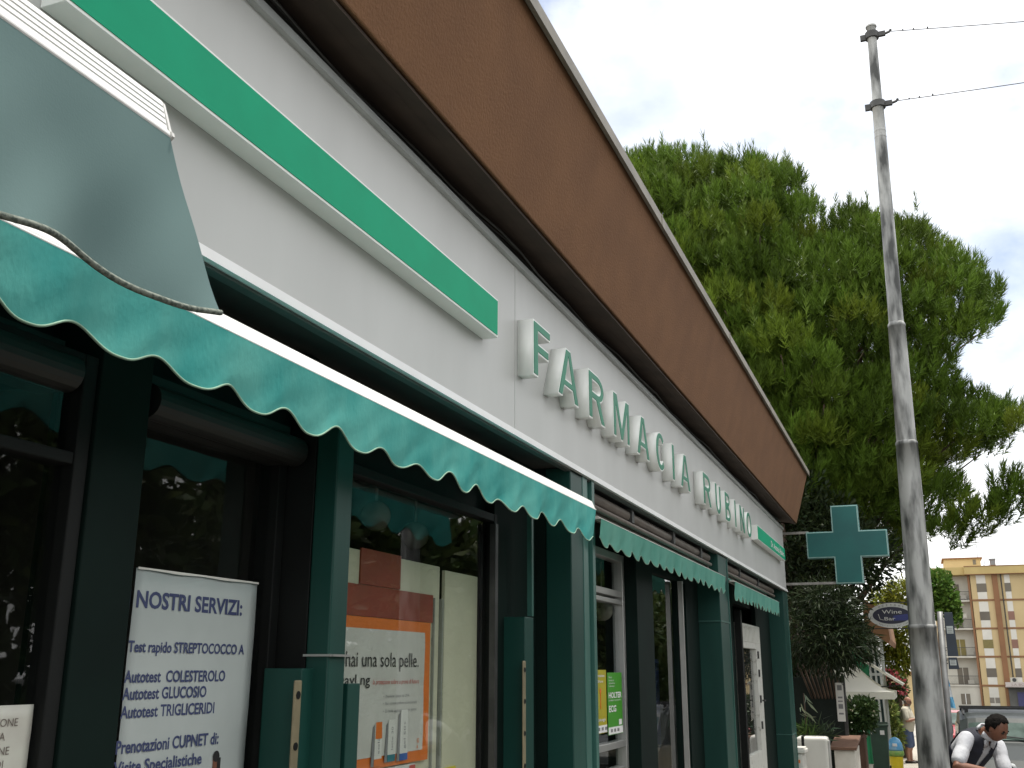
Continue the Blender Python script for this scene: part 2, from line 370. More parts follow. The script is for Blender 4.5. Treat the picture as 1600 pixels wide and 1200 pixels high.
# steel pillars
def pier(x0, x1, y0=2.0, y1=2.32, rail=True, z1=2.955):
    mb = MB()
    if rail:
        xm = x0 + (x1-x0)*0.5
        mb.box(x0, xm, y0, y1, -0.3, z1); o = mb.build('pillar', GREEN, bld, bevel=0.006)
        mb = MB(); mb.box(xm+0.002, xm+(x1-xm)*0.42, y0-0.004, y1-0.01, -0.3, z1-0.01); mb.box(xm+(x1-xm)*0.48, xm+(x1-xm)*0.7, y0+0.012, y1-0.01, -0.3, z1-0.01); mb.box(xm+(x1-xm)*0.76, x1, y0-0.012, y1-0.01, -0.3, z1-0.01)
        mb.build('guide_rail', GREENL, o, bevel=0.003)
    else:
        mb.box(x0, x1, y0, y1, -0.3, z1); o = mb.build('pillar', GREEN, bld, bevel=0.006)
    return o
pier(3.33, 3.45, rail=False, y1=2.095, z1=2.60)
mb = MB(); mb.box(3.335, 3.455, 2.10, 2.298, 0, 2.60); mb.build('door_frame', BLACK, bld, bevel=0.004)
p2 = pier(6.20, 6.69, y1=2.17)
mb = MB(); mb.box(6.205, 6.69, 2.172, 2.298, -0.3, 2.955); mb.build('shaded_pillar_rear', GREEND, bld)  # rear part of the pillar's side, its shade put into a darker green
p3 = pier(11.44, 11.98, rail=False)
mb = MB(); mb.box(11.425, 11.995, 1.992, 2.31, 2.20, 2.215); mb.box(11.985, 12.005, 1.99, 2.30, -0.3, 2.95); mb.build('seam_band', GREENL, p3)
p4 = pier(17.24, 17.74, rail=False, y1=2.5)
mb = MB(); mb.box(17.735, 17.755, 1.99, 2.4, -0.3, 2.95); mb.box(17.23, 17.76, 1.993, 2.4, 0.72, 0.732); mb.build('seam_band', GREENL, p4)
# lock rails of the roller grilles: green sleeve, cream perforated strip
def lockrail(xs, ys, ztop, zs):
    mb = MB(); mb.box(xs+0.055, xs+0.20, ys+0.03, ys+0.19, 0, ztop); a = mb.build('lock_rail', GREEN, bld, bevel=0.004)
    mb = MB(); mb.box(xs, xs+0.045, ys+0.02, ys+0.028, 0, zs)
    s = mb.build('perforated_strip', mat('strip_cream', (0.20, 0.17, 0.10), 0.6, var=0.2, scale=6), a, bevel=0.004)
    for k in range(5):
        mb = MB(); mb.lathe((xs+0.0225, ys+0.019, zs-0.05-0.17*k), [(0.001, -0.001), (0.014, -0.001), (0.014, 0.0), (0.001, 0.0)], 12, 'y'); mb.build('hole', BLACK, s)
lockrail(3.20, 2.03, 1.70, 1.66)
lockrail(5.60, 2.08, 1.99, 1.745)
mb = MB(); mb.box(3.57, 3.66, 2.05, 2.07, 0, 1.645); mb.box(3.565, 3.575, 2.05, 2.2, 0, 1.645); mb.build('lock_rail', GREEN, bld, bevel=0.003)
mb = MB(); mb.box(5.80, 5.83, 2.12, 2.15, 2.0, 2.60); mb.build('cable_pipe', GREENL, bld)
mb = MB(); mb.box(3.318, 3.335, 1.985, 2.10, 1.742, 1.75); mb.box(3.33, 3.46, 1.985, 1.998, 1.742, 1.75); mb.build('hinge_plate', SILVER, bld)
# dark frame walls between the bays
for x0, x1 in ((5.50, 6.19), (10.75, 11.43), (12.0, 13.74), (15.72, 17.23), (3.46, 3.54)):
    mb = MB(); mb.box(x0, x1, 2.24, 2.298, 0, 2.95); mb.build('bay_wall', GREEND, bld)
for x0, x1 in ((2.21, 2.42), (8.29, 8.84)):
    mb = MB(); mb.box(x0, x1, 2.12, 2.298, 0, 2.95); mb.build('mullion', GREEND, bld, bevel=0.004)
mb = MB(); mb.box(8.845, 8.93, 2.16, 2.24, 0, 2.62); mb.build('mullion', GREENL, bld, bevel=0.004)
# beam and roller-shutter housings above the glass
mb = MB(); mb.box(-6.8, 17.2, 2.30, 2.42, 2.56, 2.955); mb.build('beam', BLACK, bld)
for x0, x1 in ((-1.4, 2.14), (2.46, 3.30)):
    mb = MB(); mb.tube([(x0, 2.17, 2.50), (x1, 2.17, 2.50)], 0.056, 20); mb.box(x0, x1, 2.2, 2.28, 2.45, 2.60)
    mb.build('shutter_roller', mat('shutter_grey', (0.018, 0.018, 0.016), 0.5, var=0.15, scale=5), bld, smooth=False)
# shop windows: frame > pane
def window(x0, x1, z0, z1, fm, t=0.05, trans=(), y=2.25, vert=()):
    mb = MB(); e = 0.06
    mb.box(x0, x0+t, y-0.03, y+e, z0, z1); mb.box(x1-t, x1, y-0.03, y+e, z0, z1)
    mb.box(x0+t, x1-t, y-0.028, y+e-0.002, z1-t, z1); mb.box(x0+t, x1-t, y-0.028, y+e-0.002, z0, z0+t)
    for z, h in trans: mb.box(x0+t, x1-t, y-0.026, y+e-0.004, z, z+h)
    for v, h in vert: mb.box(v, v+h, y-0.024, y+e-0.006, z0+t, z1-t)
    f = mb.build('window', fm, bld, bevel=0.004)
    mb = MB(); mb.box(x0+t*0.6, x1-t*0.6, y+0.006, y+0.012, z0+t*0.6, z1-t*0.6); mb.build('pane', GLASS, f)
    return f
window(-1.5, 2.205, 0.25, 2.56, BLACK, trans=((2.24, 0.035),), y=2.16)
window(2.425, 3.325, 0.10, 2.56, BLACK)
window(3.545, 5.495, 0.25, 2.56, BLACK, t=0.045)
mb = MB(); mb.box(5.42, 5.46, 2.2, 2.235, 0.2, 2.5); mb.build('window_trim', STEEL, bld)
w3 = window(6.75, 8.28, 0.05, 2.60, SILVER, t=0.06, trans=((2.20, 0.035), (2.255, 0.05), (1.12, 0.05), (0.95, 0.03)))
window(8.95, 10.74, 0.05, 2.60, GREEND, t=0.05, vert=((10.32, 0.035),))
mb = MB(); mb.box(10.30, 10.34, 2.17, 2.215, 0.0, 2.55); mb.build('window_trim', SILVER, bld)
mb = MB(); mb.box(8.93, 8.96, 2.18, 2.21, 0.0, 2.45); mb.build('window_trim', GREENL, bld)
# white side door
DW = mat('door_white', (0.62, 0.62, 0.57), 0.45, c2=(0.40, 0.39, 0.34), scale=14, contrast=(0.28, 0.42))
mb = MB(); mb.box(13.90, 14.08, 2.19, 2.27, 0, 2.30); mb.box(15.28, 15.70, 2.19, 2.27, 0, 2.30); mb.box(14.08, 15.28, 2.192, 2.268, 1.98, 2.30); mb.box(14.08, 15.28, 2.192, 2.268, 0, 0.62)
for k in range(14): mb.box(14.0+k*0.12, 14.06+k*0.12, 2.183, 2.192, 2.06, 2.27)
d = mb.build('door', DW, bld, bevel=0.004)
mb = MB(); mb.box(14.06, 15.30, 2.235, 2.245, 0.60, 2.0); mb.build('pane', GLASS, d)
mb = MB(); mb.box(14.06, 15.30, 2.254, 2.258, 0.60, 2.0); mb.build('blind', BLACK, d)
for z in (0.9, 1.25, 1.6, 1.85):
    mb = MB(); mb.box(15.34, 15.39, 2.17, 2.19, z, z+0.10); mb.build('hinge', STEEL, d)
mb = MB(); mb.tube([(15.36, 2.16, 1.28), (15.36, 2.12, 1.28), (15.25, 2.12, 1.28)], 0.012, 8); mb.build('handle', STEEL, d)
mb = MB(); mb.box(13.75, 13.86, 2.15, 2.23, 0, 2.45); mb.build('door_frame', BLACK, bld)

# ------------------------------------------------------------------ fascia sign
sign = thing('shop_sign', 'long pale grey sign panel with raised green letters and two green bars', 'shop sign', (8, 2.0, 2.95))
mb = MB(); mb.box(-6, 5.196, 2.0, 2.055, 2.985, 3.97); mb.box(5.204, 17.79, 2.0, 2.055, 2.985, 3.97); mb.box(5.19, 5.21, 2.004, 2.05, 2.985, 3.97); mb.build('panel', PANEL, sign)
mb = MB(); mb.prism([(-6, 1.972, 2.94), (-6, 1.988, 2.985), (-6, 2.0, 2.99), (-6, 2.05, 2.99), (-6, 2.05, 2.945)], (23.80, 0, 0)); mb.build('bottom_trim', WHITE, sign)
mb = MB(); mb.box(-6, 17.79, 2.0, 2.04, 2.928, 2.938); mb.build('bottom_return', mat('return_grey', (0.07, 0.08, 0.075), 0.6, var=0.1), sign)
mb = MB(); mb.prism([(-6, 1.974, 3.966), (-6, 1.977, 4.005), (-6, 2.06, 4.01), (-6, 2.06, 3.96)], (23.79, 0, 0)); mb.build('top_trim', TRIMG, sign)
def bar(x0, x1, z0, z1):
    mb = MB(); mb.box(x0, x1, 1.914, 1.999, z0-0.004, z1+0.004); b = mb.build('green_bar', LETW, sign, bevel=0.002)
    mb = MB(); mb.box(x0+0.012, x1-0.012, 1.911, 1.9135, z0+0.007, z1-0.007); mb.build('bar_face', BARG, b); return b
bar(1.72, 4.73, 3.374, 3.576)
b2 = bar(14.11, 17.15, 3.393, 3.584)
mb = MB(); text_into(mb, 'Dr. Antonia', (15.45, 1.9095, 3.44), 0.09, w=0.95, bold=0.01); text_into(mb, 'Rubino', (16.5, 1.9095, 3.44), 0.09, w=0.5, bold=0.01); mb.build('lettering', INKW, b2, fixn=False)
mb = MB(); mb.box(16.47, 16.475, 1.909, 1.9105, 3.41, 3.565); mb.build('divider', INKW, b2)
LET = [('F', 5.24, 5.535), ('A', 5.675, 6.09), ('R', 6.315, 6.70), ('M', 6.92, 7.36), ('A', 7.58, 7.985), ('C', 8.22, 8.56), ('I', 8.83, 8.925), ('A', 9.17, 9.60),
       ('R', 10.265, 10.68), ('U', 10.935, 11.25), ('B', 11.53, 11.865), ('I', 12.18, 12.265), ('N', 12.56, 12.90), ('O', 13.08, 13.475)]
def arc(cx, cz, rx, rz, a0, a1, n=14): return [(cx+rx*math.cos(R(a0+(a1-a0)*k/n)), cz+rz*math.sin(R(a0+(a1-a0)*k/n))) for k in range(n+1)]
def glyph(ch, W, H=0.333, v=0.083, h=0.060):
    """outlines of one sign letter, W wide and H tall: outer ring first, then holes"""
    if ch == 'I': return [[(0, 0), (W, 0), (W, H), (0, H)]]
    if ch == 'F': return [[(0, 0), (v, 0), (v, H*.43), (W*.9, H*.43), (W*.9, H*.43+h), (v, H*.43+h), (v, H-h), (W, H-h), (W, H), (0, H)]]
    if ch == 'A':
        a = 0.046; m = W/2; k = (m-a)/H; q = lambda z: 0.088+k*z*0.985
        return [[(0, 0), (0.086, 0), (q(.075), .075), (W-q(.075), .075), (W-0.086, 0), (W, 0), (m+a, H), (m-a, H)], [(q(.128), .128), (m, H*.80), (W-q(.128), .128)]]
    if ch == 'M': return [[(0, 0), (v*.85, 0), (v*.85, H*.66), (W/2-.028, 0), (W/2+.028, 0), (W-v*.85, H*.66), (W-v*.85, 0), (W, 0), (W, H), (W-.098, H), (W/2, H*.30), (.098, H), (0, H)]]
    if ch == 'N': return [[(0, 0), (v*.9, 0), (v*.9, H*.64), (W-v*1.05, 0), (W, 0), (W, H), (W-v*.9, H), (W-v*.9, H*.36), (v*1.05, H), (0, H)]]
    if ch == 'O': return [arc(W/2, H/2, W/2, H/2, 0, 354, 40), list(reversed(arc(W/2, H/2, W/2-v, H/2-h, 0, 354, 40)))]
    if ch == 'C': return [arc(W/2, H/2, W/2, H/2, 42, 318, 34)+list(reversed(arc(W/2, H/2, W/2-v, H/2-h, 38, 322, 34)))]
    if ch == 'U': r = W/2; return [[(W, H), (W-v, H)]+[(p, q) for p, q in reversed(arc(r, r*.95, r-v, r*.95-h, 180, 360, 18))]+[(v, H), (0, H)]+arc(r, r*.95, r, r*.95, 180, 360, 18)]
    if ch == 'R':
        zc = H*.71; rz = H-zc; cx = W*.52
        return [[(0, 0), (v, 0), (v, H*.42), (W*.44, H*.42), (W-v*1.15, 0), (W, 0), (W*.70, H*.455)]+arc(cx, zc, W*.93-cx, rz, -58, 90, 14)+[(0, H)],
                [(v, H-h)]+list(reversed(arc(cx, zc, W*.93-cx-v*.9, rz-h, -90, 90, 14)))+[(v, 2*zc-H+h)]]
    if ch == 'B':
        z1 = H*.755; r1 = H-z1; z2 = H*.268; r2 = z2; cx = W*.52
        return [[(0, 0)]+arc(cx, z2, W-cx, r2, -90, 68, 14)+arc(cx, z1, W*.93-cx, r1, -62, 90, 14)+[(0, H)],
                [(v, H-h*.9)]+list(reversed(arc(cx, z1, W*.93-cx-v*.85, r1-h*.9, -90, 90, 12)))+[(v, 2*z1-H+h*.9)], [(v, 2*z2-h*.9)]+list(reversed(arc(cx, z2, W-cx-v*.9, r2-h*.9, -90, 90, 12)))+[(v, h*.9)]]
def glyph_mesh(ch, W, offset, y0, y1, x0, z0):
    cu = bpy.data.curves.new('glyph', 'CURVE'); cu.dimensions = '2D'; cu.fill_mode = 'BOTH'; cu.extrude = 0.1; cu.offset = offset
    for ring in glyph(ch, W):
        sp = cu.splines.new('POLY'); sp.points.add(len(ring)-1); sp.use_cyclic_u = True
        for k, (p, q) in enumerate(ring): sp.points[k].co = (p, q, 0, 1)
    o = bpy.data.objects.new('glyph', cu); col.objects.link(o); dg = bpy.context.evaluated_depsgraph_get()
    me = bpy.data.meshes.new_from_object(o.evaluated_get(dg)); bpy.data.objects.remove(o); bpy.data.curves.remove(cu); me.materials.clear()
    p = mesh_pts(me); q = np.stack([x0+p[:, 0], y1-(p[:, 2]+0.1)/0.2*(y1-y0), z0+p[:, 1]], 1); me.vertices.foreach_set('co', q.astype(np.float32).ravel()); me.update()
    bm = bmesh.new(); bm.from_mesh(me); bmesh.ops.remove_doubles(bm, verts=bm.verts, dist=1e-5); bmesh.ops.recalc_face_normals(bm, faces=bm.faces); bm.to_mesh(me); bm.free()
    return me
for ch, x0, x1 in LET:
    if ch == 'I': x0, x1 = (x0+x1)/2-0.041, (x0+x1)/2+0.041
    o = link('letter', glyph_mesh(ch, x1-x0, 0.0, 1.903, 1.999, x0, 3.310), LETW, sign)
    link('letter_face', glyph_mesh(ch, x1-x0, -0.0105, 1.8995, 1.906, x0, 3.310), LETG, o)
# loose cables along the top of the sign
def sag(p0, p1, s, n=12):
    p0, p1 = Vector(p0), Vector(p1); return [p0.lerp(p1, i/n) - Vector((0, 0, s*4*(i/n)*(1-i/n))) for i in range(n+1)]
mb = MB(); pts = []
for k in range(60):
    x = -1 + k*0.31; pts.append((x, 1.985+0.02*math.sin(x*2.1), 4.030 + 0.022*abs(math.sin(x*1.13)) + 0.012*math.sin(x*5.3)))
mb.tube(pts, 0.007, 6)
pts2 = [(x+0.1, y+0.02, z+0.012+0.012*math.sin(x*3.7)) for x, y, z in pts]; mb.tube(pts2, 0.005, 6)
o = mb.build('cable', STEEL, smooth=True); props(o, 'thin dark cable lying loosely along the top of the grey sign panel', 'cable')

# ------------------------------------------------------------------ awnings
def valance_profile(t, amp): return amp*((1+math.cos(2*math.pi*t))/2)**1.35
def awning(x0, x1, y, ztop, zv, zlow, label, fm, amp=0.05, pitch=0.30, phase=1.755, bar_h=0.062, white=True, cass=True, grooves=1, end_flare=0.0, hemm=None, ripple=0.0045, group=None, loose=0.0018, lean=0.013, bm_=None):
    t = thing('awning', label, 'awning', (x0, 2.0, zlow), 'awnings along the shopfront')
    bmat = bm_ or (WHITE if white else mat('bar_grey', (0.50, 0.49, 0.45), 0.5, var=0.1))  # greyer bar colour for awnings without the white bar
    d = 0.05
    mb = MB()
    lp = bar_h*0.22; prof = [(y-0.006, ztop-bar_h), (y-0.014, ztop-bar_h+lp*0.4), (y-0.012, ztop-bar_h+lp*0.85), (y-0.007, ztop-bar_h+lp), (y+0.010, ztop-0.004), (y+0.016, ztop), (y+0.05, ztop-0.004), (y+0.055, ztop-bar_h+0.01), (y+0.04, ztop-bar_h)]
    mb.prism([(x0, a, b) for a, b in prof], (x1-x0, 0, 0)); fb = mb.build('front_bar', bmat, t, bevel=0.003)
    mb = MB()
    for g in range(grooves):
        f = (g+1)/(grooves+1); a = Vector((0, y-0.007, ztop-bar_h+lp)).lerp(Vector((0, y+0.010, ztop-0.004)), f if grooves > 1 else 0.03)
        mb.box(x0+0.003, x1-0.003, a.y-0.0012, a.y+0.002, a.z-0.0007, a.z+0.0007)
    mb.build('groove', mat('groove_grey', (0.58, 0.58, 0.56), 0.6), fb)
    mb = MB(); mb.prism([(x1+0.001, a+(0.002 if a > y else -0.002), b) for a, b in prof], (0.006, 0, 0)); mb.build('end_cap', mat('cap_grey', (0.55, 0.55, 0.53), 0.5), fb)
    # valance
    nx = int((x1-x0)/0.0125); nzv = 12; P = []; hem = []
    for i in range(nx+1):
        u = i/nx; x = x0+(x1-x0)*u; tt = (x-phase)/pitch + 0.045*math.sin(x*2.7+1.0); zb = zlow + valance_profile(tt, amp*(1+0.22*math.sin(x*5.1)+0.12*math.sin(x*13.7)))+0.004*math.sin(x*3.9); row = []
        for j in range(nzv+1):
            w = j/nzv; z = zv+(zb-zv)*w
            yy = y-0.0125 + lean*w + w*(loose*math.sin(2*math.pi*tt+0.8) + ripple*math.sin(x*7.3+1.3*w)+ripple*0.8*math.sin(x*17.1+2.0*w+x*x*0.3)) + ripple*0.35*math.sin(x*31+9*w)*w
            xx = x + end_flare*w*max(0, (u-0.6)/0.4)**1.5
            row.append((xx, yy, z))
        P.append(row); hem.append(row[-1])
    mb = MB(); mb.grid(P); vl = mb.build('valance', fm, t, smooth=True)
    mb = MB(); mb.tube([(p[0], p[1], p[2]+0.002) for p in hem], (0.0052 if hemm else 0.0034), 6); mb.build('hem_trim', hemm or HEM, vl, smooth=True)
    return t
def canopy(t, x0, x1, y, ztop, yw, zw, fm, nar=1):
    mb = MB(); P = []
    for i in range(41):
        x = x0+(x1-x0)*i/40; P.append([(x, y+0.03+(yw-y-0.03)*w, ztop-0.008+(zw-ztop+0.008)*w-0.01*math.sin(math.pi*w)) for w in (0, .25, .5, .75, 1)])
    mb.grid(P); mb.build('canopy_cloth', fm, t, smooth=True, solid=0.002)
    mb = MB(); mb.tube([(x0, yw+0.02, zw), (x1, yw+0.02, zw)], 0.035, 14); mb.build('roller_tube', TUBE, t, smooth=True)
    for k in range(2):
        xa = x0+(x1-x0)*(0.15+0.7*k); s = 1 if k == 0 else -1
        mb = MB(); mb.tube([(xa, yw, zw-0.04), (xa+s*0.45, (y+yw)/2, (ztop+zw)/2-0.05), (xa+s*0.15, y+0.04, ztop-0.035)], 0.014, 8); mb.build('folding_arm', SILVER, t)
a1 = awning(-0.9, 5.97, 1.78, 2.690, 2.632, 2.434, 'long teal scalloped awning with bright white front bar over the nearest shop windows', TEAL, amp=0.048)
canopy(a1, -0.85, 5.9, 1.78, 2.69, 2.14, 2.845, TEAL)
a2 = awning(6.60, 11.40, 1.93, 2.692, 2.672, 2.487, 'faded teal scalloped awning rolled in between the second and third pillars', TEAL2, amp=0.046, phase=6.60, pitch=0.285, bar_h=0.022, white=False)
canopy(a2, 6.65, 11.35, 1.93, 2.69, 2.10, 2.77, TEAL2)
mb = MB(); mb.tube([(6.72, 2.10, 2.875), (11.3, 2.10, 2.875)], 0.046, 16); mb.tube([(6.72, 2.06, 2.80), (11.3, 2.06, 2.80)], 0.020, 12); mb.build('cassette', TUBE, a2, smooth=True)
for x in (7.9, 9.4, 10.7):
    mb = MB(); mb.box(x, x+0.07, 2.04, 2.16, 2.82, 2.93); mb.build('bracket', STEEL, a2)
a3 = awning(12.02, 16.0, 1.93, 2.690, 2.672, 2.462, 'pale faded teal scalloped awning beside the far corner pillar', TEAL2, amp=0.062, phase=12.02, pitch=0.275, bar_h=0.022, white=False)
canopy(a3, 12.07, 15.95, 1.93, 2.69, 2.10, 2.77, TEAL2)
mb = MB(); mb.tube([(12.1, 2.10, 2.875), (16.6, 2.10, 2.875)], 0.046, 16); mb.tube([(12.1, 2.06, 2.80), (16.6, 2.06, 2.80)], 0.020, 12); mb.build('cassette', TUBE, a3, smooth=True)
for x in (13.2, 14.8):
    mb = MB(); mb.box(x, x+0.07, 2.04, 2.16, 2.82, 2.93); mb.build('bracket', STEEL, a3)
a4 = awning(-3.2, 1.225, 1.10, 2.628, 2.552, 2.272, 'grey teal awning flap hanging from a wide white bar close overhead', GREYT, amp=0.030, phase=1.255, pitch=0.335, bar_h=0.080, grooves=4, end_flare=0.15, hemm=HEMD, ripple=0.010, loose=0.010, lean=0.0)
canopy(a4, -3.1, 1.15, 1.10, 2.628, 1.93, 2.91, GREYT)
# ------------------------------------------------------------------ cross sign
cx = thing('cross_sign', 'big dark teal cross sign with pale edge sticking out beyond the sign panel', 'cross sign', (18.2, 1.005, 3.087))
def cross(cy, cz, a, b):
    return [(cy+p, cz+q) for p, q in ((-b, a), (-b, b), (-a, b), (-a, -b), (-b, -b), (-b, -a), (b, -a), (b, -b), (a, -b), (a, b), (b, b), (b, a))]
cyc, czc = 1.005, 3.740
mb = MB(); mb.prism([(18.2, p, q) for p, q in cross(cyc, czc, 0.655, 0.222)], (0.17, 0, 0)); mb.build('case', mat('cross_case', (0.10, 0.24, 0.235), 0.4, var=0.08), cx, bevel=0.004)
mb = MB(); mb.prism([(18.192, p, q) for p, q in cross(cyc, czc, 0.648, 0.215)], (0.009, 0, 0)); mb.build('edge_trim', mat('cross_trim', (0.30, 0.48, 0.44), 0.4, var=0.08), cx)
mb = MB(); mb.prism([(18.186, p, q) for p, q in cross(cyc, czc, 0.634, 0.201)], (0.008, 0, 0)); mb.build('face', mat('cross_face', (0.001, 0.118, 0.106), 0.5, c2=(0.001, 0.088, 0.084), scale=1.6), cx)
for z, y1 in ((3.965, 1.62), (3.105, 1.20)):
    mb = MB(); mb.box(18.24, 18.29, y1, 2.30, z-0.02, z+0.02); mb.box(17.72, 18.29, 2.28, 2.33, z-0.022, z+0.022); mb.build('bracket', mat('bracket_grey', (0.26, 0.25, 0.23), 0.5, metal=0.2, var=0.3, scale=9), cx)

# ------------------------------------------------------------------ posters and leaflets behind the glass
def sheet(mb, x0, x1, z0, z1, y, dx=0.0, wav=0.003, n=14):
    mb.grid([[(x0+(x1-x0)*i/n+dx*j/n, y+wav*math.sin(i*1.1+j*0.7)+wav*0.7*math.sin(j*1.9), z0+(z1-z0)*j/n) for j in range(n+1)] for i in range(n+1)])
    return mb
po = thing('poster', 'big pale blue grey poster listing services in bold blue capitals behind the first glass door', 'poster', (2.88, 2.24, 0.8))
mb = MB(); sheet(mb, 2.565, 3.205, 0.75, 2.0, 2.247, dx=0.012, wav=0.0011); mb.build('sheet', PAPER, po, smooth=True, solid=0.001)
mb = MB(); mb.poly([(2.577+0.64*i/12, 2.2405, 1.9955+0.0015*math.sin(i*1.3)) for i in range(13)] + [(3.217, 2.2405, 2.003), (2.577, 2.2405, 2.003)]); mb.build('torn_edge', PAPERW, po)
mb = MB(); Y = 2.2445
for s, x, z, h, w, b in (('I NOSTRI SERVIZI:', 2.548, 1.882, 0.052, 0.585, 0.04), ('Test rapido STREPTOCOCCO A', 2.572, 1.748, 0.034, 0.59, 0.02), ('Autotest  COLESTEROLO', 2.568, 1.658, 0.036, 0.495, 0.02),
                     ('Autotest GLUCOSIO', 2.567, 1.608, 0.036, 0.40, 0.02), ('Autotest TRIGLICERIDI', 2.566, 1.555, 0.036, 0.45, 0.02), ('Prenotazioni CUPNET di:', 2.562, 1.455, 0.038, 0.49, 0.02),
                     ('Visite Specialistiche', 2.560, 1.398, 0.036, 0.41, 0.02), ('Esami di laboratorio', 2.56, 1.34, 0.034, 0.42, 0.02)):
    text_into(mb, s, (x, Y, z), h, w=w, bold=0.030 if z > 1.8 else 0.024)
mb.build('lettering', INKB, po, fixn=False)
mb = MB()
mb.lathe((3.045, Y, 1.405), [(0.001, 0), (0.016, 0), (0.001, 0.001)], 14, 'y'); mb.box(3.03, 3.062, Y-0.0005, Y, 1.36, 1.40); mb.build('figure_print', SKIN, po)
mb = MB(); mb.lathe((3.045, Y-0.001, 1.415), [(0.001, 0), (0.018, 0), (0.001, 0.001)], 14, 'y'); mb.box(3.052, 3.07, Y-0.0015, Y-0.0008, 1.35, 1.41); mb.build('hair_print', INKK, po)
lf = thing('leaflet', 'small white leaflet with grey serif capitals at the lower left corner of the picture', 'leaflet', (2.0, 2.155, 1.2))
mb = MB(); sheet(mb, 1.86, 2.142, 1.17, 1.609, 2.156, dx=0.0, wav=0.0008); mb.build('sheet', mat('paper_leaflet', (0.62, 0.62, 0.54), 0.5, c2=(0.55, 0.53, 0.47), scale=9), lf, smooth=True, solid=0.001)
mb = MB()
for t_, x1, z in (('PREVENZIONE', 2.095, 1.558), ('GRATUITA', 2.060, 1.525), ('PER LE DONNE', 2.078, 1.491), ('MESE DI', 2.064, 1.459), ('DEL SENO', 2.095, 1.427)):
    text_into(mb, t_, (x1, 2.1535, z), 0.020, align='r')
mb.build('lettering', mat('ink_brown', (0.16, 0.13, 0.11), 0.6), lf, fixn=False)
mb = MB(); text_into(mb, 'e della LILT', (2.118, 2.1535, 1.388), 0.017, align='r', bold=0.01); mb.build('red_lettering', INKR, lf, fixn=False)

dp = thing('display_board', 'tall cream display board with a red brown cross shape behind the second shop window', 'display board', (4.6, 2.31, 0.2))
mb = MB(); mb.box(3.56, 4.93, 2.315, 2.33, 0.25, 2.215); mb.box(4.965, 5.40, 2.30, 2.32, 0.25, 2.20); mb.build('board', CREAM, dp, bevel=0.002)
mb = MB(); mb.box(4.08, 4.47, 2.306, 2.314, 2.065, 2.225); mb.box(3.57, 4.835, 2.305, 2.3145, 1.925, 2.062); mb.build('cross_print', REDB, dp)
mb = MB(); mb.box(4.94, 4.955, 2.30, 2.325, 0.25, 2.05); mb.box(4.845, 4.852, 2.300, 2.314, 0.25, 2.05); mb.build('edge_strip', mat('strip_grey', (0.30, 0.31, 0.27), 0.5), dp)
p2s = thing('advert_poster', 'orange bordered white advertising poster with three cream tubes behind the second window', 'poster', (4.3, 2.29, 1.28))
mb = MB(); mb.box(3.56, 4.792, 2.296, 2.303, 1.275, 1.922); mb.build('border', ORANGE, p2s)
mb = MB(); sheet(mb, 3.565, 4.725, 1.325, 1.872, 2.2925, wav=0.0012); mb.build('sheet', mat('paper_advert', (0.62, 0.61, 0.56), 0.45, c2=(0.56, 0.55, 0.50), scale=4), p2s, smooth=True)
Y = 2.2895
mb = MB(); text_into(mb, 'hai una sola pelle.', (3.955, Y, 1.708), 0.068, w=0.70); text_into(mb, 'Dayl ng', (3.885, Y, 1.632), 0.046, w=0.29, bold=0.006); mb.build('lettering', INKK, p2s, fixn=False)
mb = MB(); text_into(mb, 'la protezione solare a prova di futuro', (4.20, Y, 1.632), 0.022, w=0.465, shear=0.2); mb.build('red_lettering', INKR, p2s, fixn=False)
mb = MB()
for s, z in (('\u2022  Previene i danni da UVA', 1.572), ('\u2022  Non contiene profumo ed emulsionanti', 1.541), ('\u2022  Di facile applicazione ogni giorno', 1.508)): text_into(mb, s, (4.305, Y, z), 0.014, w=0.34 if 'Prev' not in s else 0.26)
mb.build('small_print', INKG, p2s, fixn=False)
def printed_tube(x, z0, z1, w, cap, side):
    mb = MB(); mb.prism([(x, Y, z0+0.03), (x+w, Y, z0+0.03), (x+w*0.92, Y, z1), (x+w*0.05, Y, z1)], (0, -0.0015, 0)); a = mb.build('tube_print', PAPERW, p2s)
    mb = MB(); mb.prism([(x, Y, z0), (x+w, Y, z0), (x+w, Y, z0+0.03), (x, Y, z0+0.03)], (0, -0.002, 0)); 
    if cap is ORANGE: mb.prism([(x+w*0.1, Y, z1-0.07), (x+w*0.95, Y, z1-0.07), (x+w*0.9, Y, z1), (x+w*0.12, Y, z1)], (0, -0.003, 0))
    mb.build('cap_print', cap, a)
    mb = MB(); text_into(mb, side, (x+w*0.68, Y-0.002, z0+0.05), 0.02, w=(z1-z0)*0.55, right=(0, 0, 1), up=(-1, 0, 0)); mb.build('lettering', INKG, a, fixn=False)
    mb = MB(); mb.prism([(x-0.028, Y, z0), (x-0.002, Y, z0), (x-0.002, Y, z1-0.01), (x-0.018, Y, z1-0.02)], (0, -0.001, 0)); mb.build('shadow_print', INKG, a)
printed_tube(4.235, 1.285, 1.470, 0.068, ORANGE, 'solari'); printed_tube(4.36, 1.295, 1.475, 0.072, mat('print_teal', (0.02, 0.18, 0.22), 0.5), 'latte 30'); printed_tube(4.48, 1.292, 1.515, 0.078, mat('print_blue2', (0.02, 0.10, 0.36), 0.5), 'gel 50+')
mb = MB(); text_into(mb, 'G', (4.66, Y, 1.36), 0.02, bold=0.02); text_into(mb, 'a', (4.66, Y, 1.335), 0.02, bold=0.02); mb.build('mark', ORANGE, p2s, fixn=False)
st = thing('price_card', 'bright yellow card at the bottom edge of the second window', 'card', (4.85, 2.29, 1.0))
mb = MB(); mb.box(4.68, 5.10, 2.283, 2.287, 1.0, 1.222); mb.build('card', mat('print_yellow', (0.75, 0.62, 0.02), 0.5, var=0.04), st)
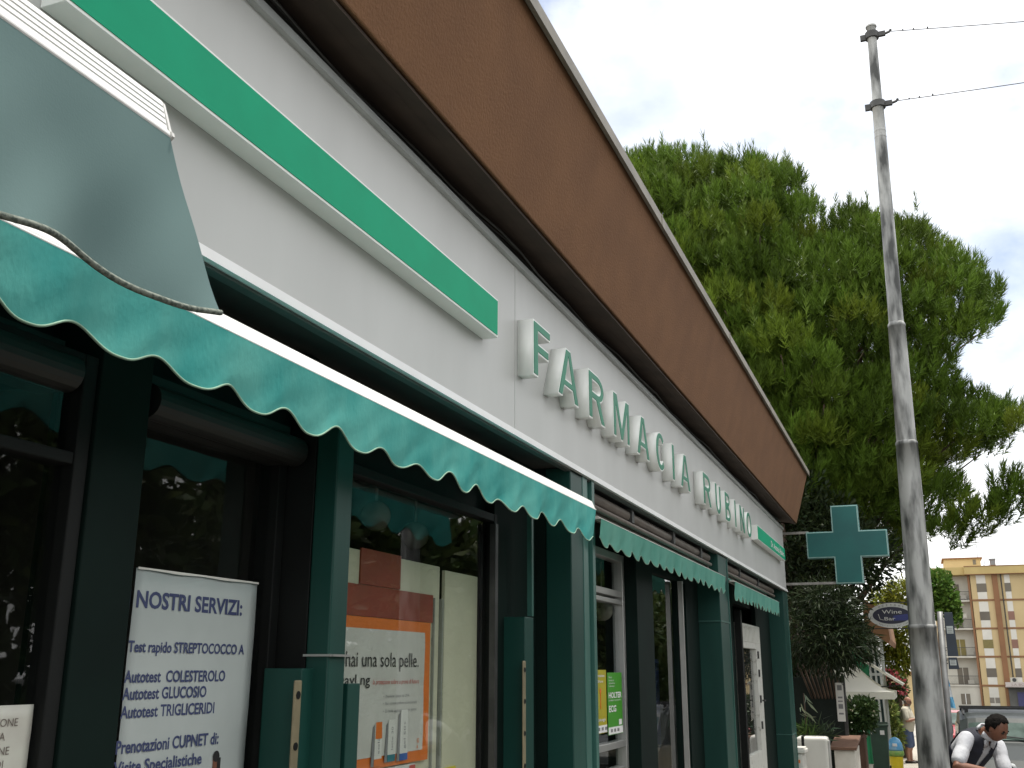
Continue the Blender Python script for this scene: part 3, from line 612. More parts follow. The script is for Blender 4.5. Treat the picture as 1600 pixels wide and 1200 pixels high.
mb = MB(); mb.box(4.70, 5.11, 2.2825, 2.2831, 1.02, 1.05); mb.build('stripe', INKW, st)
pc = thing('promo_card', 'white promotional card with a green bottle print below the orange bordered poster', 'card', (4.25, 2.29, 1.0))
mb = MB(); mb.box(3.7, 4.66, 2.297, 2.303, 1.0, 1.268); mb.build('card', PAPERW, pc)
mb = MB(); mb.box(4.25, 4.33, 2.295, 2.298, 1.02, 1.255); mb.build('bottle_print', mat('print_green2', (0.02, 0.16, 0.07), 0.5), pc)
mb = MB(); mb.box(4.60, 4.658, 2.295, 2.298, 1.02, 1.262); mb.build('red_print', INKR, pc)

def small_poster(x0, x1, z0, z1, c, label, lines, name='flyer', y=2.225, extra=None):
    t = thing(name, label, 'flyer', ((x0+x1)/2, y, z0), 'flyers in the third window')
    mb = MB(); mb.box(x0, x1, y, y+0.004, z0, z1); s = mb.build('sheet', c, t)
    mb = MB(); mb.box(x0+0.004, x1-0.004, y-0.002, y-0.0005, z0+0.004, z0+0.055); mb.build('white_strip', INKW, t)
    for k in range(3):
        mb = MB(); mb.box(x0+0.06+0.09*k, x0+0.11+0.09*k, y-0.0035, y-0.0022, z0+0.02, z0+0.042); mb.build('logo_print', INKG, t)
    mb = MB()
    for body, dx, dz, h, w, b in lines: text_into(mb, body, (x0+dx, y-0.002, z1-dz), h, w=w, bold=b)
    mb.build('lettering', INKW, t, fixn=False)
    return t
fy = small_poster(7.40, 7.70, 1.25, 1.695, mat('print_olive', (0.42, 0.36, 0.012), 0.5, var=0.06), 'olive yellow flyer with a small orange flame in the third window', [('Pressione', .05, .05, .02, .2, .01), ('24 ore', .07, .09, .02, .14, .01), ('monitoraggio', .04, .36, .022, .22, .01)])
mb = MB(); mb.lathe((7.54, 2.223, 1.545), [(0.001, 0), (0.022, 0), (0.001, 0.001)], 12, 'y'); mb.box(7.535, 7.55, 2.2222, 2.2245, 1.42, 1.53); mb.build('flame_print', ORANGE, fy)
fg = small_poster(7.735, 8.14, 1.225, 1.675, mat('print_green', (0.055, 0.30, 0.018), 0.5, var=0.05), 'bright green flyer in white capitals in the third window', [('Nuovo', .03, .04, .014, .09, 0), ('servizio di', .03, .062, .012, .14, 0), ('telemedicina', .03, .083, .012, .17, 0), ('in farmacia', .03, .104, .012, .15, 0), ('HOLTER', .02, .185, .042, .36, .03), ('cardiaco + pressorio', .02, .207, .012, .34, 0), ('ECG', .02, .285, .046, .20, .03)])
mb = MB(); mb.box(8.02, 8.10, 2.2205, 2.2225, 1.29, 1.33); mb.build('white_print', INKW, fg)

# ------------------------------------------------------------------ things inside the shop windows
def globe(x, y, z, r, label):
    t = thing('globe_lamp', label, 'lamp', (x, y, z), 'globe lamps inside the shop')
    mb = MB(); mb.lathe((x, y, z), [(r*math.cos(a), r*math.sin(a)) for a in [math.pi*(k/12-0.5) for k in range(1, 12)]], 20); mb.build('glass_globe', mat('globe_white', (0.42, 0.40, 0.33), 0.25), t, smooth=True)
    mb = MB(); mb.tube([(x, y, z+r*0.9), (x, y, 2.93)], 0.008, 8); mb.build('rod', SILVER, t)
globe(5.10, 2.80, 2.53, 0.085, 'unlit round globe lamp hanging inside the second window, nearer one')
globe(5.68, 2.84, 2.49, 0.085, 'unlit round globe lamp inside the second window, nearer the dark bay wall')
globe(9.42, 2.75, 2.24, 0.11, 'unlit round globe lamp inside the fourth window, below the teal awning edge')
bn = thing('banner', 'dark blue upright banner with pale vertical writing inside the fourth window', 'banner', (10.75, 2.6, 0.4))
mb = MB(); mb.box(10.45, 11.0, 2.60, 2.61, 0.5, 1.80); mb.build('cloth', BLUE, bn)
mb = MB(); text_into(mb, '...senti qual', (10.86, 2.597, 1.26), 0.14, w=0.44, right=(0, 0, 1), up=(-1, 0, 0)); mb.build('lettering', mat('ink_pale_blue', (0.20, 0.28, 0.5), 0.6), bn, fixn=False)
mb = MB(); mb.box(10.2, 10.45, 2.62, 2.63, 0.9, 1.75); mb.build('side_print', mat('print_mix', (0.22, 0.20, 0.13), 0.5, c2=(0.03, 0.15, 0.07), scale=7), bn)
mb = MB(); mb.lathe((10.7, 2.62, 0.4), [(0.18, 0), (0.18, 0.03), (0.015, 0.04), (0.015, 0.1)], 16); mb.build('stand', STEEL, bn)
sh = thing('display_shelf', 'white display shelf with boxes and bottles inside the third window', 'shelf', (7.6, 2.6, 0))
mb = MB(); mb.box(6.95, 8.2, 2.45, 2.85, 1.05, 1.17); mb.box(6.95, 8.2, 2.45, 2.85, 0.55, 0.6); mb.box(6.95, 7.0, 2.45, 2.85, 0, 1.17); mb.box(8.15, 8.2, 2.45, 2.85, 0, 1.17); mb.build('case', mat('shelf_white', (0.55, 0.56, 0.54), 0.5, var=0.05), sh, bevel=0.005)
tb = thing('ad_board', 'blue and grey photo board standing behind the two flyers in the third window', 'board', (7.7, 2.5, 1.17))
mb = MB(); mb.box(7.15, 8.1, 2.47, 2.49, 1.17, 1.92); mb.build('panel', mat('print_photo', (0.05, 0.14, 0.26), 0.5, c2=(0.22, 0.24, 0.25), scale=3, contrast=(0.4, 0.55)), tb)
mb = MB(); mb.box(7.15, 8.1, 2.462, 2.472, 1.92, 1.98); mb.build('top_rail', SILVER, tb)
def bottle(x, y, z, r, h, c, cap, label, nm='bottle'):
    t = thing(nm, label, 'bottle', (x, y, z))
    mb = MB(); mb.lathe((x, y, z), [(r*0.95, 0), (r, 0.01), (r, h*0.68), (r*0.45, h*0.8), (r*0.42, h*0.86)], 16); mb.build('body', c, t, smooth=True)
    mb = MB(); mb.lathe((x, y, z), [(r*0.5, h*0.86), (r*0.5, h)], 14); mb.build('cap', cap, t)
    mb = MB(); mb.lathe((x, y, z), [(r*1.01, h*0.15), (r*1.012, h*0.16), (r*1.012, h*0.5), (r*1.01, h*0.51)], 16); mb.build('label', INKW, t)
bottle(8.95+0.35, 2.45, 0.98, 0.06, 0.30, mat('plastic_blue', (0.03, 0.07, 0.22), 0.3), INKW, 'dark blue bottle with white band inside the fourth window')
cr = thing('counter', 'dark counter with a glass top inside the fourth window', 'counter', (9.9, 2.9, 0))
mb = MB(); mb.box(9.0, 10.6, 2.4, 2.9, 0.03, 0.98); mb.build('cabinet', SHEL, cr, bevel=0.01)
mb = MB(); mb.box(9.55, 10.5, 2.42, 2.88, 0.985, 1.12); mb.build('glass_top', GLASS, cr)
bx = thing('box', 'deep blue carton on the counter inside the fourth window', 'box', (9.7, 2.45, 0.99))
mb = MB(); mb.box(9.75, 10.0, 2.45, 2.6, 0.985, 1.09); mb.build('carton', BLUE, bx, bevel=0.004)
fb = thing('bag', 'lime yellow bag on the white shelf at the bottom of the third window', 'bag', (7.5, 2.5, 0.9))
mb = MB(); mb.prism([(7.3, 2.30, 0.9), (7.7, 2.30, 0.9), (7.66, 2.30, 1.13), (7.36, 2.30, 1.10)], (0, 0.1, 0)); mb.build('sack', mat('print_lime', (0.45, 0.55, 0.03), 0.5), fb, bevel=0.01)
mb = MB(); mb.tube(sag((7.42, 2.35, 1.10), (7.6, 2.35, 1.12), -0.06), 0.006, 6); mb.build('handle', INKW, fb)
# back shelving in the dark shop
for x, l in ((-1.6, 'dark wooden shelving inside the shop behind the leftmost window'), (3.7, 'dark wooden shelving inside the shop behind the advertising poster'), (8.4, 'dark wooden shelving inside the shop behind the blue banner')):
    s = thing('shelving', l, 'shelving', (x+1.2, 6.2, 0.03), 'shelving inside the shop')
    mb = MB()
    for z in (0.03, 0.5, 0.95, 1.4, 1.85, 2.3): mb.box(x, x+2.4, 5.95, 6.35, z, z+0.03)
    mb.box(x-0.03, x, 5.95, 6.36, 0.03, 2.4); mb.box(x+2.4, x+2.43, 5.95, 6.36, 0.03, 2.4); mb.box(x, x+2.4, 6.35, 6.37, 0.03, 2.4); mb.build('frame', SHEL, s)
    mb = MB()
    for z in (0.53, 0.98, 1.43, 1.88):
        xx = x+0.05
        while xx < x+2.25:
            w = random.uniform(.05, .14); mb.box(xx, xx+w*0.9, 6.0, 6.12, z, z+random.uniform(.12, .3)); xx += w
    mb.build('packs', mat('packs', (0.35, 0.33, 0.30), 0.5, c2=(0.05, 0.12, 0.16), scale=6, contrast=(.45, .55)), s)

# ------------------------------------------------------------------ pole and wires
pl = thing('steel_pole', 'tall mottled galvanised steel pole tapering in sections in front of the pine', 'pole', (9, 0.01, 0))
segs = [(0.0, 0.140), (2.03, 0.120), (2.03, 0.114), (3.52, 0.098), (3.52, 0.090), (4.56, 0.080), (4.56, 0.070), (6.70, 0.056), (6.70, 0.050), (7.50, 0.046)]
PK = 0.88
def px_(z): return 0.01 - 0.121*z/7.5
mb = MB(); pts = []; rad = []
for (z0, r0), (z1, r1) in zip(segs[::2], segs[1::2]):
    n = max(2, int((z1-z0)/0.25))
    if z0 > 0: pts.append((9, px_(z0-0.0), z0+0.002)); rad.append(r0*1.02*PK)
    for k in range(n+1):
        z = z0+(z1-z0)*k/n; pts.append((9, px_(z), z + (0.012 if k == 0 and z0 else 0))); rad.append((r0+(r1-r0)*k/n)*PK)
    pts.append((9, px_(z1), z1-0.03 if False else z1+0.0005)); rad.append(r1*1.04*PK)
mb.tube(pts, rad, 28); mb.build('shaft', GALV, pl, smooth=True)
for z, r in ((2.03, 0.120), (3.52, 0.098), (4.56, 0.080), (6.70, 0.056), (6.42, 0.0575), (6.36, 0.058)):
    mb = MB(); r *= PK; mb.lathe((9, px_(z), z), [(r*0.9, -0.02), (r*1.02, -0.012), (r*1.035, 0), (r*1.01, 0.012), (r*0.85, 0.03)], 28); mb.build('weld_ring', GALV, pl, smooth=True)
mb = MB(); mb.lathe((9, px_(7.5), 7.5), [(0.050, 0), (0.050, 0.015), (0.03, 0.03)], 20); mb.build('top_cap', SILVER, pl)
hooks = []
for z, r in ((7.41, 0.049), (6.685, 0.056)):
    mb = MB(); y = px_(z)
    mb.lathe((9, y, z), [(r, -0.03), (r+0.012, -0.03), (r+0.012, 0.03), (r, 0.03)], 20)
    mb.box(8.985, 9.015, y+r, y+r+0.055, z-0.035, z+0.02); mb.box(8.985, 9.015, y-r-0.07, y-r, z-0.02, z+0.025); mb.tube([(9, y-r-0.07, z), (9, y-r-0.105, z+0.01), (9, y-r-0.12, z+0.03)], 0.012, 8)
    mb.build('clamp', STEEL, pl); hooks.append((9, y-r-0.11, z+0.012))
for (p, q, l) in ((hooks[0], tuple(Vector(hooks[0])+(Vector((9.5, -1.457, 7.60))-Vector(hooks[0]))*8), 'upper thin wire running from the pole top'), (hooks[1], tuple(Vector(hooks[1])+(Vector((9.5, -1.38, 6.97))-Vector(hooks[1]))*8), 'lower thin wire running from the second pole clamp')):
    mb = MB(); mb.tube(sag(p, q, 0.10, 24), 0.0042, 6)
    for f in (0.012, 0.022, 0.035): 
        c = Vector(p).lerp(Vector(q), f); mb.lathe(c, [(0.003, -0.009), (0.007, -0.005), (0.007, 0.005), (0.003, 0.009)], 8)
    props(mb.build('wire', STEEL), l, 'wire', 'wires from the steel pole')
# ------------------------------------------------------------------ stone pine behind the shop
POLY = [(7.2,13.6),(6.5,14.4),(5.9,14.5),(5,14.4),(3.7,14.1),(2.4,13.8),(1.55,12.95),(1.2,11.7),(.55,12.4),(-.4,11.6),(-.95,11.35),(-1.67,10.6),(-2.26,9.95),(-2.65,9.1),(-1.9,8.6),(-1.15,8.1),(-1.25,7.5),(-2.55,7.0),(-2.6,6.1),(-1.1,5.8),(-1.0,5.4),(-1.2,4.8),(-.2,4.25),(.35,3.7),(1.2,3.3),(2.3,3.2),(4,3.6),(6.5,5.5),(8,9)]
PA = np.array(POLY)
def inside(p):
    x, y = p; c = False; j = len(PA)-1
    for i in range(len(PA)):
        if (PA[i, 1] > y) != (PA[j, 1] > y) and x < (PA[j, 0]-PA[i, 0])*(y-PA[i, 1])/(PA[j, 1]-PA[i, 1])+PA[i, 0]: c = not c
        j = i
    return c
def edged(p):
    p = np.array(p); a = PA; b = np.roll(PA, -1, 0); ab = b-a; t = np.clip(((p-a)*ab).sum(1)/(ab*ab).sum(1), 0, 1); return np.sqrt((((a+ab*t[:, None])-p)**2).sum(1).min())
clumps = []      # (x, y, z, r)
XC = 26.0
tries = 0
while len(clumps) < 360 and tries < 16000:
    tries += 1
    p = (random.uniform(-2.7, 7.8), random.uniform(3.2, 14.8))
    if not inside(p): continue
    dd = edged(p); r = random.uniform(0.45, 0.85)
    if dd < r*0.55: r = max(0.3, dd*1.1)
    if dd < 0.28: continue
    RR = 4.3; h = math.sqrt(max(0.0, dd*(2*RR-dd))) if dd < RR else RR
    s = random.choice((-1, -1, -1, 1)) if p[1] < 12 else random.choice((-1, 1))
    x = XC + s*h*random.uniform(0.72, 1.0)*0.9
    f = (x - 0)/24.0                    # keep its bearing when it stands nearer or farther than the trunk
    y = p[0]*f; z = 1.7+(p[1]-1.7)*f
    if any((x-c[0])**2+(y-c[1])**2+(z-c[2])**2 < (0.60*(r+c[3]))**2 for c in clumps): continue
    clumps.append((x, y, z, r*f))
for y, z, r in ((-2.3, 5.05, .36), (-2.0, 4.8, .44), (-1.6, 4.6, .46), (-1.15, 4.5, .5), (-2.5, 6.5, .4), (-0.7, 4.25, .5), (-1.9, 5.3, .3)): clumps.append((23.6, y, z, r))
CL = np.array(clumps)
# one shoot: needles brushing up and out round a short axis
def shoots(P, D, L, nn, nlen, wid, T):
    n = len(P); A, B, D = frames(D)
    u = rng.uniform(0, 1, (n, nn)); th = rng.uniform(0, 2*np.pi, (n, nn)); ang = R(16)+R(40)*(1-u)*rng.uniform(0.6, 1.3, (n, nn))
    rad = A[:, None]*np.cos(th)[..., None] + B[:, None]*np.sin(th)[..., None]
    nd = D[:, None]*np.cos(ang)[..., None] + rad*np.sin(ang)[..., None]
    nd[..., 2] -= 0.02
    base = P[:, None] + D[:, None]*(L[:, None]*u)[..., None]
    ln = nlen*rng.uniform(0.75, 1.2, (n, nn, 1))
    side = np.cross(nd, rng.normal(size=nd.shape)); side /= np.linalg.norm(side, axis=-1, keepdims=True)
    V = np.stack([base-side*wid*0.5, base+side*wid*0.5, base+nd*ln+side*wid*0.12, base+nd*ln-side*wid*0.12], 2).reshape(-1, 3)
    F = np.arange(n*nn*4).reshape(-1, 4)
    TT = np.repeat(T, nn, 0)*rng.uniform(0.85, 1.15, (n*nn, 1))
    return V, F, TT
def pine_crown(name, CL, ctr, per, parent, nn, nlen, wid, base_t, tipL, loc=None):
    P = []; D = []; T = []
    for c in CL:
        n = int(per*(c[3]/0.7)**2)+14
        u = rng.normal(size=(n, 3)); u /= np.linalg.norm(u, axis=1, keepdims=True); u[:, 2] = np.where(u[:, 2] < -0.35, -u[:, 2], u[:, 2])
        pos = c[:3]+u*c[3]*(rng.uniform(0.35, 1.0, (n, 1))**0.5)*np.array([1, 1, 0.85])
        out = (c[:3]-ctr); out /= np.linalg.norm(out)
        d = u*0.45+out*0.30+np.array([0, 0, 0.95])+rng.normal(size=(n, 3))*0.14
        hue = rng.uniform(0.68, 1.32); yel = max(0, rng.normal(0.10, 0.42))
        t = np.array(base_t)*hue*np.array([1+0.55*yel, 1+0.18*yel, 1])
        P.append(pos); D.append(d); T.append(t*rng.uniform(0.75, 1.25, (n, 1)))
    P = np.concatenate(P); D = np.concatenate(D); T = np.concatenate(T)
    LL = rng.uniform(0.7, 1.25, len(P))*tipL
    top = CL[CL[:, 2] > 8.0]                              # tall candle shoots standing out of the upper boughs
    ci = rng.integers(0, len(top), 900); off = rng.normal(size=(900, 3))*np.array([0.5, 0.5, 0.12]); cp_ = top[ci, :3]+off*top[ci, 3:4]+np.array([0, 0, 0.72])*top[ci, 3:4]
    P = np.concatenate([P, cp_]); D = np.concatenate([D, np.array([[0, 0, 1.0]])+rng.normal(size=(900, 3))*0.13]); T = np.concatenate([T, np.array(base_t)*rng.uniform(0.7, 1.2, (900, 1))*np.array([1.1, 1.0, 1.1])]); LL = np.concatenate([LL, rng.uniform(0.4, 0.7, 900)])
    V, F, TT = shoots(P, D, LL, nn, nlen, wid, T)
    return link(name, arr_mesh(name, V, F, TT), mat_attr('pine_needles', rough=0.5, trans=0.12), parent, loc)
pt = thing('pine_tree', 'huge stone pine with dense upright tufted crown rising behind the shop', 'tree', (25.6, 2.4, -0.5))
core = []
for k in range(900):
    p = (random.uniform(-2.2, 7.5), random.uniform(3.6, 14.0))
    if inside(p) and edged(p) > 0.95 and len(core) < 95:
        dd = edged(p); h = math.sqrt(max(0.0, min(dd, 4.3)*(8.6-min(dd, 4.3))))*random.uniform(-0.75, 0.35); f = (XC+h)/24.0; core.append((XC+h, p[0]*f, 1.7+(p[1]-1.7)*f, 0.85))
pine_crown('crown', np.concatenate([CL, np.array(core)]), np.array([XC, 2.6, 6.5]), 46, pt, 40, 0.18, 0.019, (0.080, 0.136, 0.016), 0.38)
mb = MB(); mb.tube([(25.6, 2.4, -0.6), (25.65, 2.35, 1.5), (25.9, 2.5, 3.6), (26.0, 2.7, 6.5), (26.1, 3.0, 9.5), (26.1, 3.2, 12)], [0.36, 0.30, 0.27, 0.22, 0.13, 0.05], 14); trunk = mb.build('trunk', BARK, pt, smooth=True)
mb = MB()
for c in CL[:-7:3]:
    z0 = max(2.6, min(10.5, c[2]-1.2-0.35*math.hypot(c[0]-26, c[1]-2.7))); a = Vector((26, 2.6, z0)); b = Vector(c[:3]); m = a.lerp(b, 0.5)+Vector((random.uniform(-.3, .3), random.uniform(-.3, .3), -0.35))
    mb.tube([a, a.lerp(m, .5)+Vector((0, 0, -.1)), m, m.lerp(b, .55)+Vector((0, 0, .05)), b], [0.075, 0.06, 0.045, 0.03, 0.014], 6)
mb.build('limb', BARK, pt, smooth=True)

# dark shrubs and trees between the shop and the cafe
leafy = mat_attr('leaf', rough=0.45, trans=0.2)
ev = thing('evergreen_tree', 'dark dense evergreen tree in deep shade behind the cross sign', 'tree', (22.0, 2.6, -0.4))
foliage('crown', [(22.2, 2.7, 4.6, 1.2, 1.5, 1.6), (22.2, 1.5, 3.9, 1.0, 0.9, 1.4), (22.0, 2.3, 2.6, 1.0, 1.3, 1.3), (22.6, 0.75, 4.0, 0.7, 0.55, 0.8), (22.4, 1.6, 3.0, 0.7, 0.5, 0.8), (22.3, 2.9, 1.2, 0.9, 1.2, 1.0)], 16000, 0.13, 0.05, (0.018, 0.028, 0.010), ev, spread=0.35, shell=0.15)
mb = MB(); mb.tube([(22.0, 2.6, -0.5), (22.1, 2.5, 1.5), (22.2, 2.4, 3.0), (22.2, 2.5, 5)], [0.14, 0.12, 0.09, 0.03], 10); mb.tube([(22.1, 2.5, 1.6), (22.2, 1.7, 2.8), (22.4, 1.0, 3.6)], [0.07, 0.05, 0.02], 8); mb.build('trunk', BARK, ev, smooth=True)
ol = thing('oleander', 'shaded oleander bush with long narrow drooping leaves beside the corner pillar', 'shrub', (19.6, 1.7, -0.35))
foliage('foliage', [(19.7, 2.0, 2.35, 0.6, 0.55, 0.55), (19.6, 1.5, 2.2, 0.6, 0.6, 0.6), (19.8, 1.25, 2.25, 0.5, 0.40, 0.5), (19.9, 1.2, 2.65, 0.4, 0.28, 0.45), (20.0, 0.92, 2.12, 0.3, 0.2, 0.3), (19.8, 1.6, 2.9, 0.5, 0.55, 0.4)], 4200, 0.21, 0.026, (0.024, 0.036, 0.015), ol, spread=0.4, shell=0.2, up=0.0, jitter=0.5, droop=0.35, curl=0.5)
mb = MB()
for k in range(9):
    y = 1.5+0.10*k; mb.tube([(20.9+0.03*k, 1.7, -0.4), (20.8, 1.5+(y-1.5)*0.5, 0.9), (19.9, y, 2.3)], [0.03, 0.024, 0.01], 6)
mb.build('stem', BARK, ol, smooth=True)
mb = MB()
for y, z in ((1.56, 2.28), (1.33, 2.18), (1.30, 1.75), (1.44, 1.70)): mb.prism([(19.05, y, z), (19.05, y-0.035, z-0.02), (19.06, y-0.02, z-0.075)], (0.01, 0, 0))
mb.build('pale_flower', mat('flower_pale', (0.5, 0.5, 0.42), 0.7), ol)
dk = thing('garden_screen', 'dark green garden screen under the oleander beside the shop corner', 'screen', (21, 1.9, -0.4))
mb = MB(); mb.box(20.6, 20.66, 1.42, 3.2, -0.4, 1.56); mb.build('panel', mat('screen_dark', (0.007, 0.014, 0.010), 0.9, var=0.2), dk)
mb = MB(); mb.box(20.58, 20.68, 1.38, 1.44, -0.4, 1.6); mb.build('post', STEEL, dk)
yu = thing('potted_plant', 'small spiky green plant behind the white bins', 'plant', (19.5, 2.0, 0))
C = np.array([[19.4, 2.02, 0.55]]*90)+rng.normal(size=(90, 3))*0.03; D = rng.normal(size=(90, 3))+np.array([0, 0, 0.7]); V, F, T = leaves(C, D, 0.34, 0.03, tints(90, (0.09, 0.15, 0.04), 0.3), 0.7)
C2 = np.array([[19.4, 1.75, 0.62]]*40)+rng.normal(size=(40, 3))*0.03; D2 = rng.normal(size=(40, 3))+np.array([0, 0, 0.4]); V2, F2, T2 = leaves(C2, D2, 0.32, 0.03, tints(40, (0.06, 0.09, 0.05), 0.3), 0.7)
C3 = np.stack([np.full(9, 19.3), rng.uniform(1.92, 2.1, 9), rng.uniform(0.85, 1.3, 9)], 1); V3, F3, T3 = leaves(C3, rng.normal(size=(9, 3))+np.array([0, -1, -0.6]), 0.26, 0.035, tints(9, (0.25, 0.30, 0.2), 0.2), 0.4)
link('foliage', arr_mesh('foliage', np.concatenate([V, V2, V3]), np.concatenate([F, F2+len(V), F3+len(V)+len(V2)]), np.concatenate([T, T2, T3])), leafy, yu)
mb = MB(); mb.lathe((19.4, 2.0, -0.3), [(0.10, 0), (0.16, 0.55), (0.17, 0.6), (0.15, 0.6)], 16); mb.build('pot', mat('terracotta', (0.3, 0.12, 0.06), 0.8), yu)
mb = MB(); mb.tube([(19.4, 2.0, 0.3), (19.35, 2.0, 1.3)], 0.012, 6); mb.build('stem', BARK, yu)

# ------------------------------------------------------------------ white plastic bins, low wall, planter, bins
PLAS = mat('plastic_white', (0.62, 0.61, 0.56), 0.4, var=0.05, scale=3)
def white_bin(x, y0, y1, z0, z1, label, lid):
    t = thing('plastic_bin', label, 'bin', (x, (y0+y1)/2, z0), 'white plastic bins')
    mb = MB(); mb.box(x, x+0.4, y0, y1, z0, z1); mb.build('body', PLAS, t, bevel=0.05, segs=4)
    if lid:
        mb = MB(); mb.box(x-0.03, x+0.43, y0-0.03, y1+0.03, z1-0.01, z1+0.05); mb.box(x-0.01, x+0.41, y0-0.01, y1+0.01, z1+0.05, z1+0.075); mb.build('lid', PLAS, t, bevel=0.015)
        mb = MB(); mb.box(x-0.004, x, y0+0.06, y0+0.11, z1-0.16, z1-0.11); mb.build('sticker', ORANGE, t)
    else:
        mb = MB(); mb.box(x-0.006, x+0.41, y1-0.13, y1-0.085, z0+0.02, z1+0.006); mb.build('strap', BLACK, t)
        mb = MB(); mb.box(x+0.05, x+0.38, y0-0.015, y0+0.01, z0+0.1, z1-0.06); mb.build('side_seam', mat('seam_grey', (0.35, 0.35, 0.33), 0.6), t)
white_bin(18.6, 1.60, 2.10, -0.38, 0.62, 'tall white plastic bin with a black strap beside the corner pillar', False)
white_bin(18.0, 1.93, 2.25, -0.30, 0.41, 'lower white plastic bin with a flat lid right beside the corner pillar', True)
lw = thing('low_wall', 'low white rendered wall with a sloping brown coping beside the white bins', 'wall', (19.6, 1.4, -0.4))
mb = MB(); mb.prism([(19.2, 1.55, -0.6), (19.2, 1.22, -0.6), (20.6, 1.22, -0.6), (20.6, 1.55, -0.6)], (0, 0, 0.98)); mb.build('body', mat('render_white', (0.66, 0.63, 0.56), 0.85, c2=(0.55, 0.51, 0.44), scale=4), lw)
mb = MB(); mb.prism([(19.15, 1.62, 0.385), (19.15, 1.18, 0.385), (20.65, 1.18, 0.50), (20.65, 1.62, 0.50)], (0, 0, 0.05)); mb.build('coping', mat('coping_brown', (0.14, 0.075, 0.047), 0.8, var=0.15), lw, bevel=0.006)
ws = thing('notice_board', 'narrow white upright notice board hanging at the edge of the dark screen', 'notice board', (20.3, 1.44, 0.75))
mb = MB(); mb.box(20.28, 20.30, 1.395, 1.53, 0.80, 1.47); mb.build('panel', PAPERW, ws, bevel=0.003)
mb = MB()
for z, h in ((1.34, .09), (1.20, .03), (1.14, .02), (1.02, .08), (0.92, .03)): mb.box(20.274, 20.281, 1.42, 1.50, z, z+h)
mb.build('print', INKG, ws)
mb = MB(); mb.tube([(20.31, 1.46, 1.47), (20.31, 1.46, 1.75)], 0.008, 6); mb.build('hanger', STEEL, ws)
pb = thing('planter', 'square dark brown planter with a leafy dark bush with small pale flowers', 'planter', (21.2, 1.28, -0.42))
mb = MB(); mb.prism([(21.0, 1.12, -0.45), (21.0, 1.45, -0.45), (21.35, 1.45, -0.45), (21.35, 1.12, -0.45)], (0, 0, 0.97)); mb.build('box', mat('planter_brown', (0.085, 0.042, 0.025), 0.7, var=0.2, scale=5), pb, bevel=0.01)
mb = MB(); mb.box(20.985, 21.0, 1.12, 1.15, -0.45, 0.56); mb.box(20.98, 21.37, 1.10, 1.47, 0.49, 0.53); mb.build('rim', mat('rim_brown', (0.11, 0.06, 0.04), 0.6), pb)
foliage('foliage', [(21.2, 1.22, 0.86, 0.33, 0.33, 0.36), (21.2, 1.08, 0.95, 0.25, 0.2, 0.28), (21.1, 1.40, 0.70, 0.2, 0.16, 0.22)], 2300, 0.085, 0.04, (0.040, 0.070, 0.022), pb, spread=0.45, shell=0.2)
C, U = blob_points([(21.1, 1.22, 0.82, 0.34, 0.34, 0.34)], 34, 0.85); V, F, T = leaves(C, U, 0.05, 0.045, tints(34, (0.45, 0.43, 0.34), 0.2), 0.2); link('flower', arr_mesh('flower', V, F, T), leafy, pb)
mb = MB(); mb.tube([(21.2, 1.28, 0.45), (21.2, 1.25, 0.95)], 0.015, 6); mb.build('stem', BARK, pb)
wb = thing('wheelie_bin', 'dark green wheeled rubbish bin beside the brown planter', 'bin', (25.2, 1.05, -0.5))
GB = mat('bin_green', (0.030, 0.062, 0.040), 0.45, var=0.15, scale=3)
mb = MB(); mb.prism([(25.05, 0.86, 0.40), (25.05, 1.24, 0.40), (25.50, 1.24, 0.40), (25.50, 0.86, 0.40)], (0, 0, 0.001)) if False else None
P = [[(25.0+0.06*(1-s)+a*(0.5-0.1*(1-s)), 1.05+b*(0.19-0.04*(1-s)), -0.50+1.0*s) for a, b in ((0, -1), (0, 1), (1, 1), (1, -1), (0, -1))] for s in (0, .5, 1)]
mb.grid(P); mb.poly([P[0][i] for i in (3, 2, 1, 0)]); mb.poly([P[2][i] for i in range(4)]); mb.build('body', GB, wb, bevel=0.012)
mb = MB(); mb.box(24.97, 25.53, 0.84, 1.26, 0.50, 0.545); mb.box(25.45, 25.56, 0.86, 1.24, 0.545, 0.575); mb.build('lid', GB, wb, bevel=0.012)
mb = MB(); mb.box(24.985, 25.0, 0.93, 1.02, 0.33, 0.42); mb.build('sticker', PAPERW, wb)
for y in (0.88, 1.22):
    mb = MB(); mb.lathe((25.42, y, -0.42), [(0.02, -0.02), (0.09, -0.02), (0.09, 0.02), (0.02, 0.02)], 18, 'y'); mb.build('wheel', BLACK, wb)
yb = thing('litter_bin', 'small yellow bin with a green bag rim and blue domed lid on the pavement', 'bin', (26.2, 0.76, -0.55))
mb = MB(); mb.lathe((26.2, 0.77, -0.55), [(0.10, 0), (0.135, 0.02), (0.155, 0.40), (0.15, 0.42)], 22); mb.build('body', mat('plastic_yellow', (0.72, 0.55, 0.02), 0.4, var=0.04), yb, smooth=False)
mb = MB(); mb.lathe((26.2, 0.77, -0.55), [(0.165, 0.36), (0.185, 0.40), (0.18, 0.47), (0.16, 0.49)], 22); mb.build('bag_rim', mat('bag_green', (0.12, 0.34, 0.06), 0.4, c2=(0.3, 0.4, 0.1), scale=20), yb, smooth=True)
mb = MB(); mb.lathe((26.2, 0.77, -0.55), [(0.17, 0.485), (0.175, 0.52), (0.15, 0.64), (0.10, 0.73), (0.03, 0.77)], 22); lid = mb.build('lid', mat('plastic_blue_lid', (0.03, 0.30, 0.62), 0.35, c2=(0.25, 0.45, 0.6), scale=5), yb, smooth=True)
mb = MB(); mb.box(26.02, 26.05, 0.72, 0.82, 0.03, 0.09); mb.build('flap', INKW, lid)

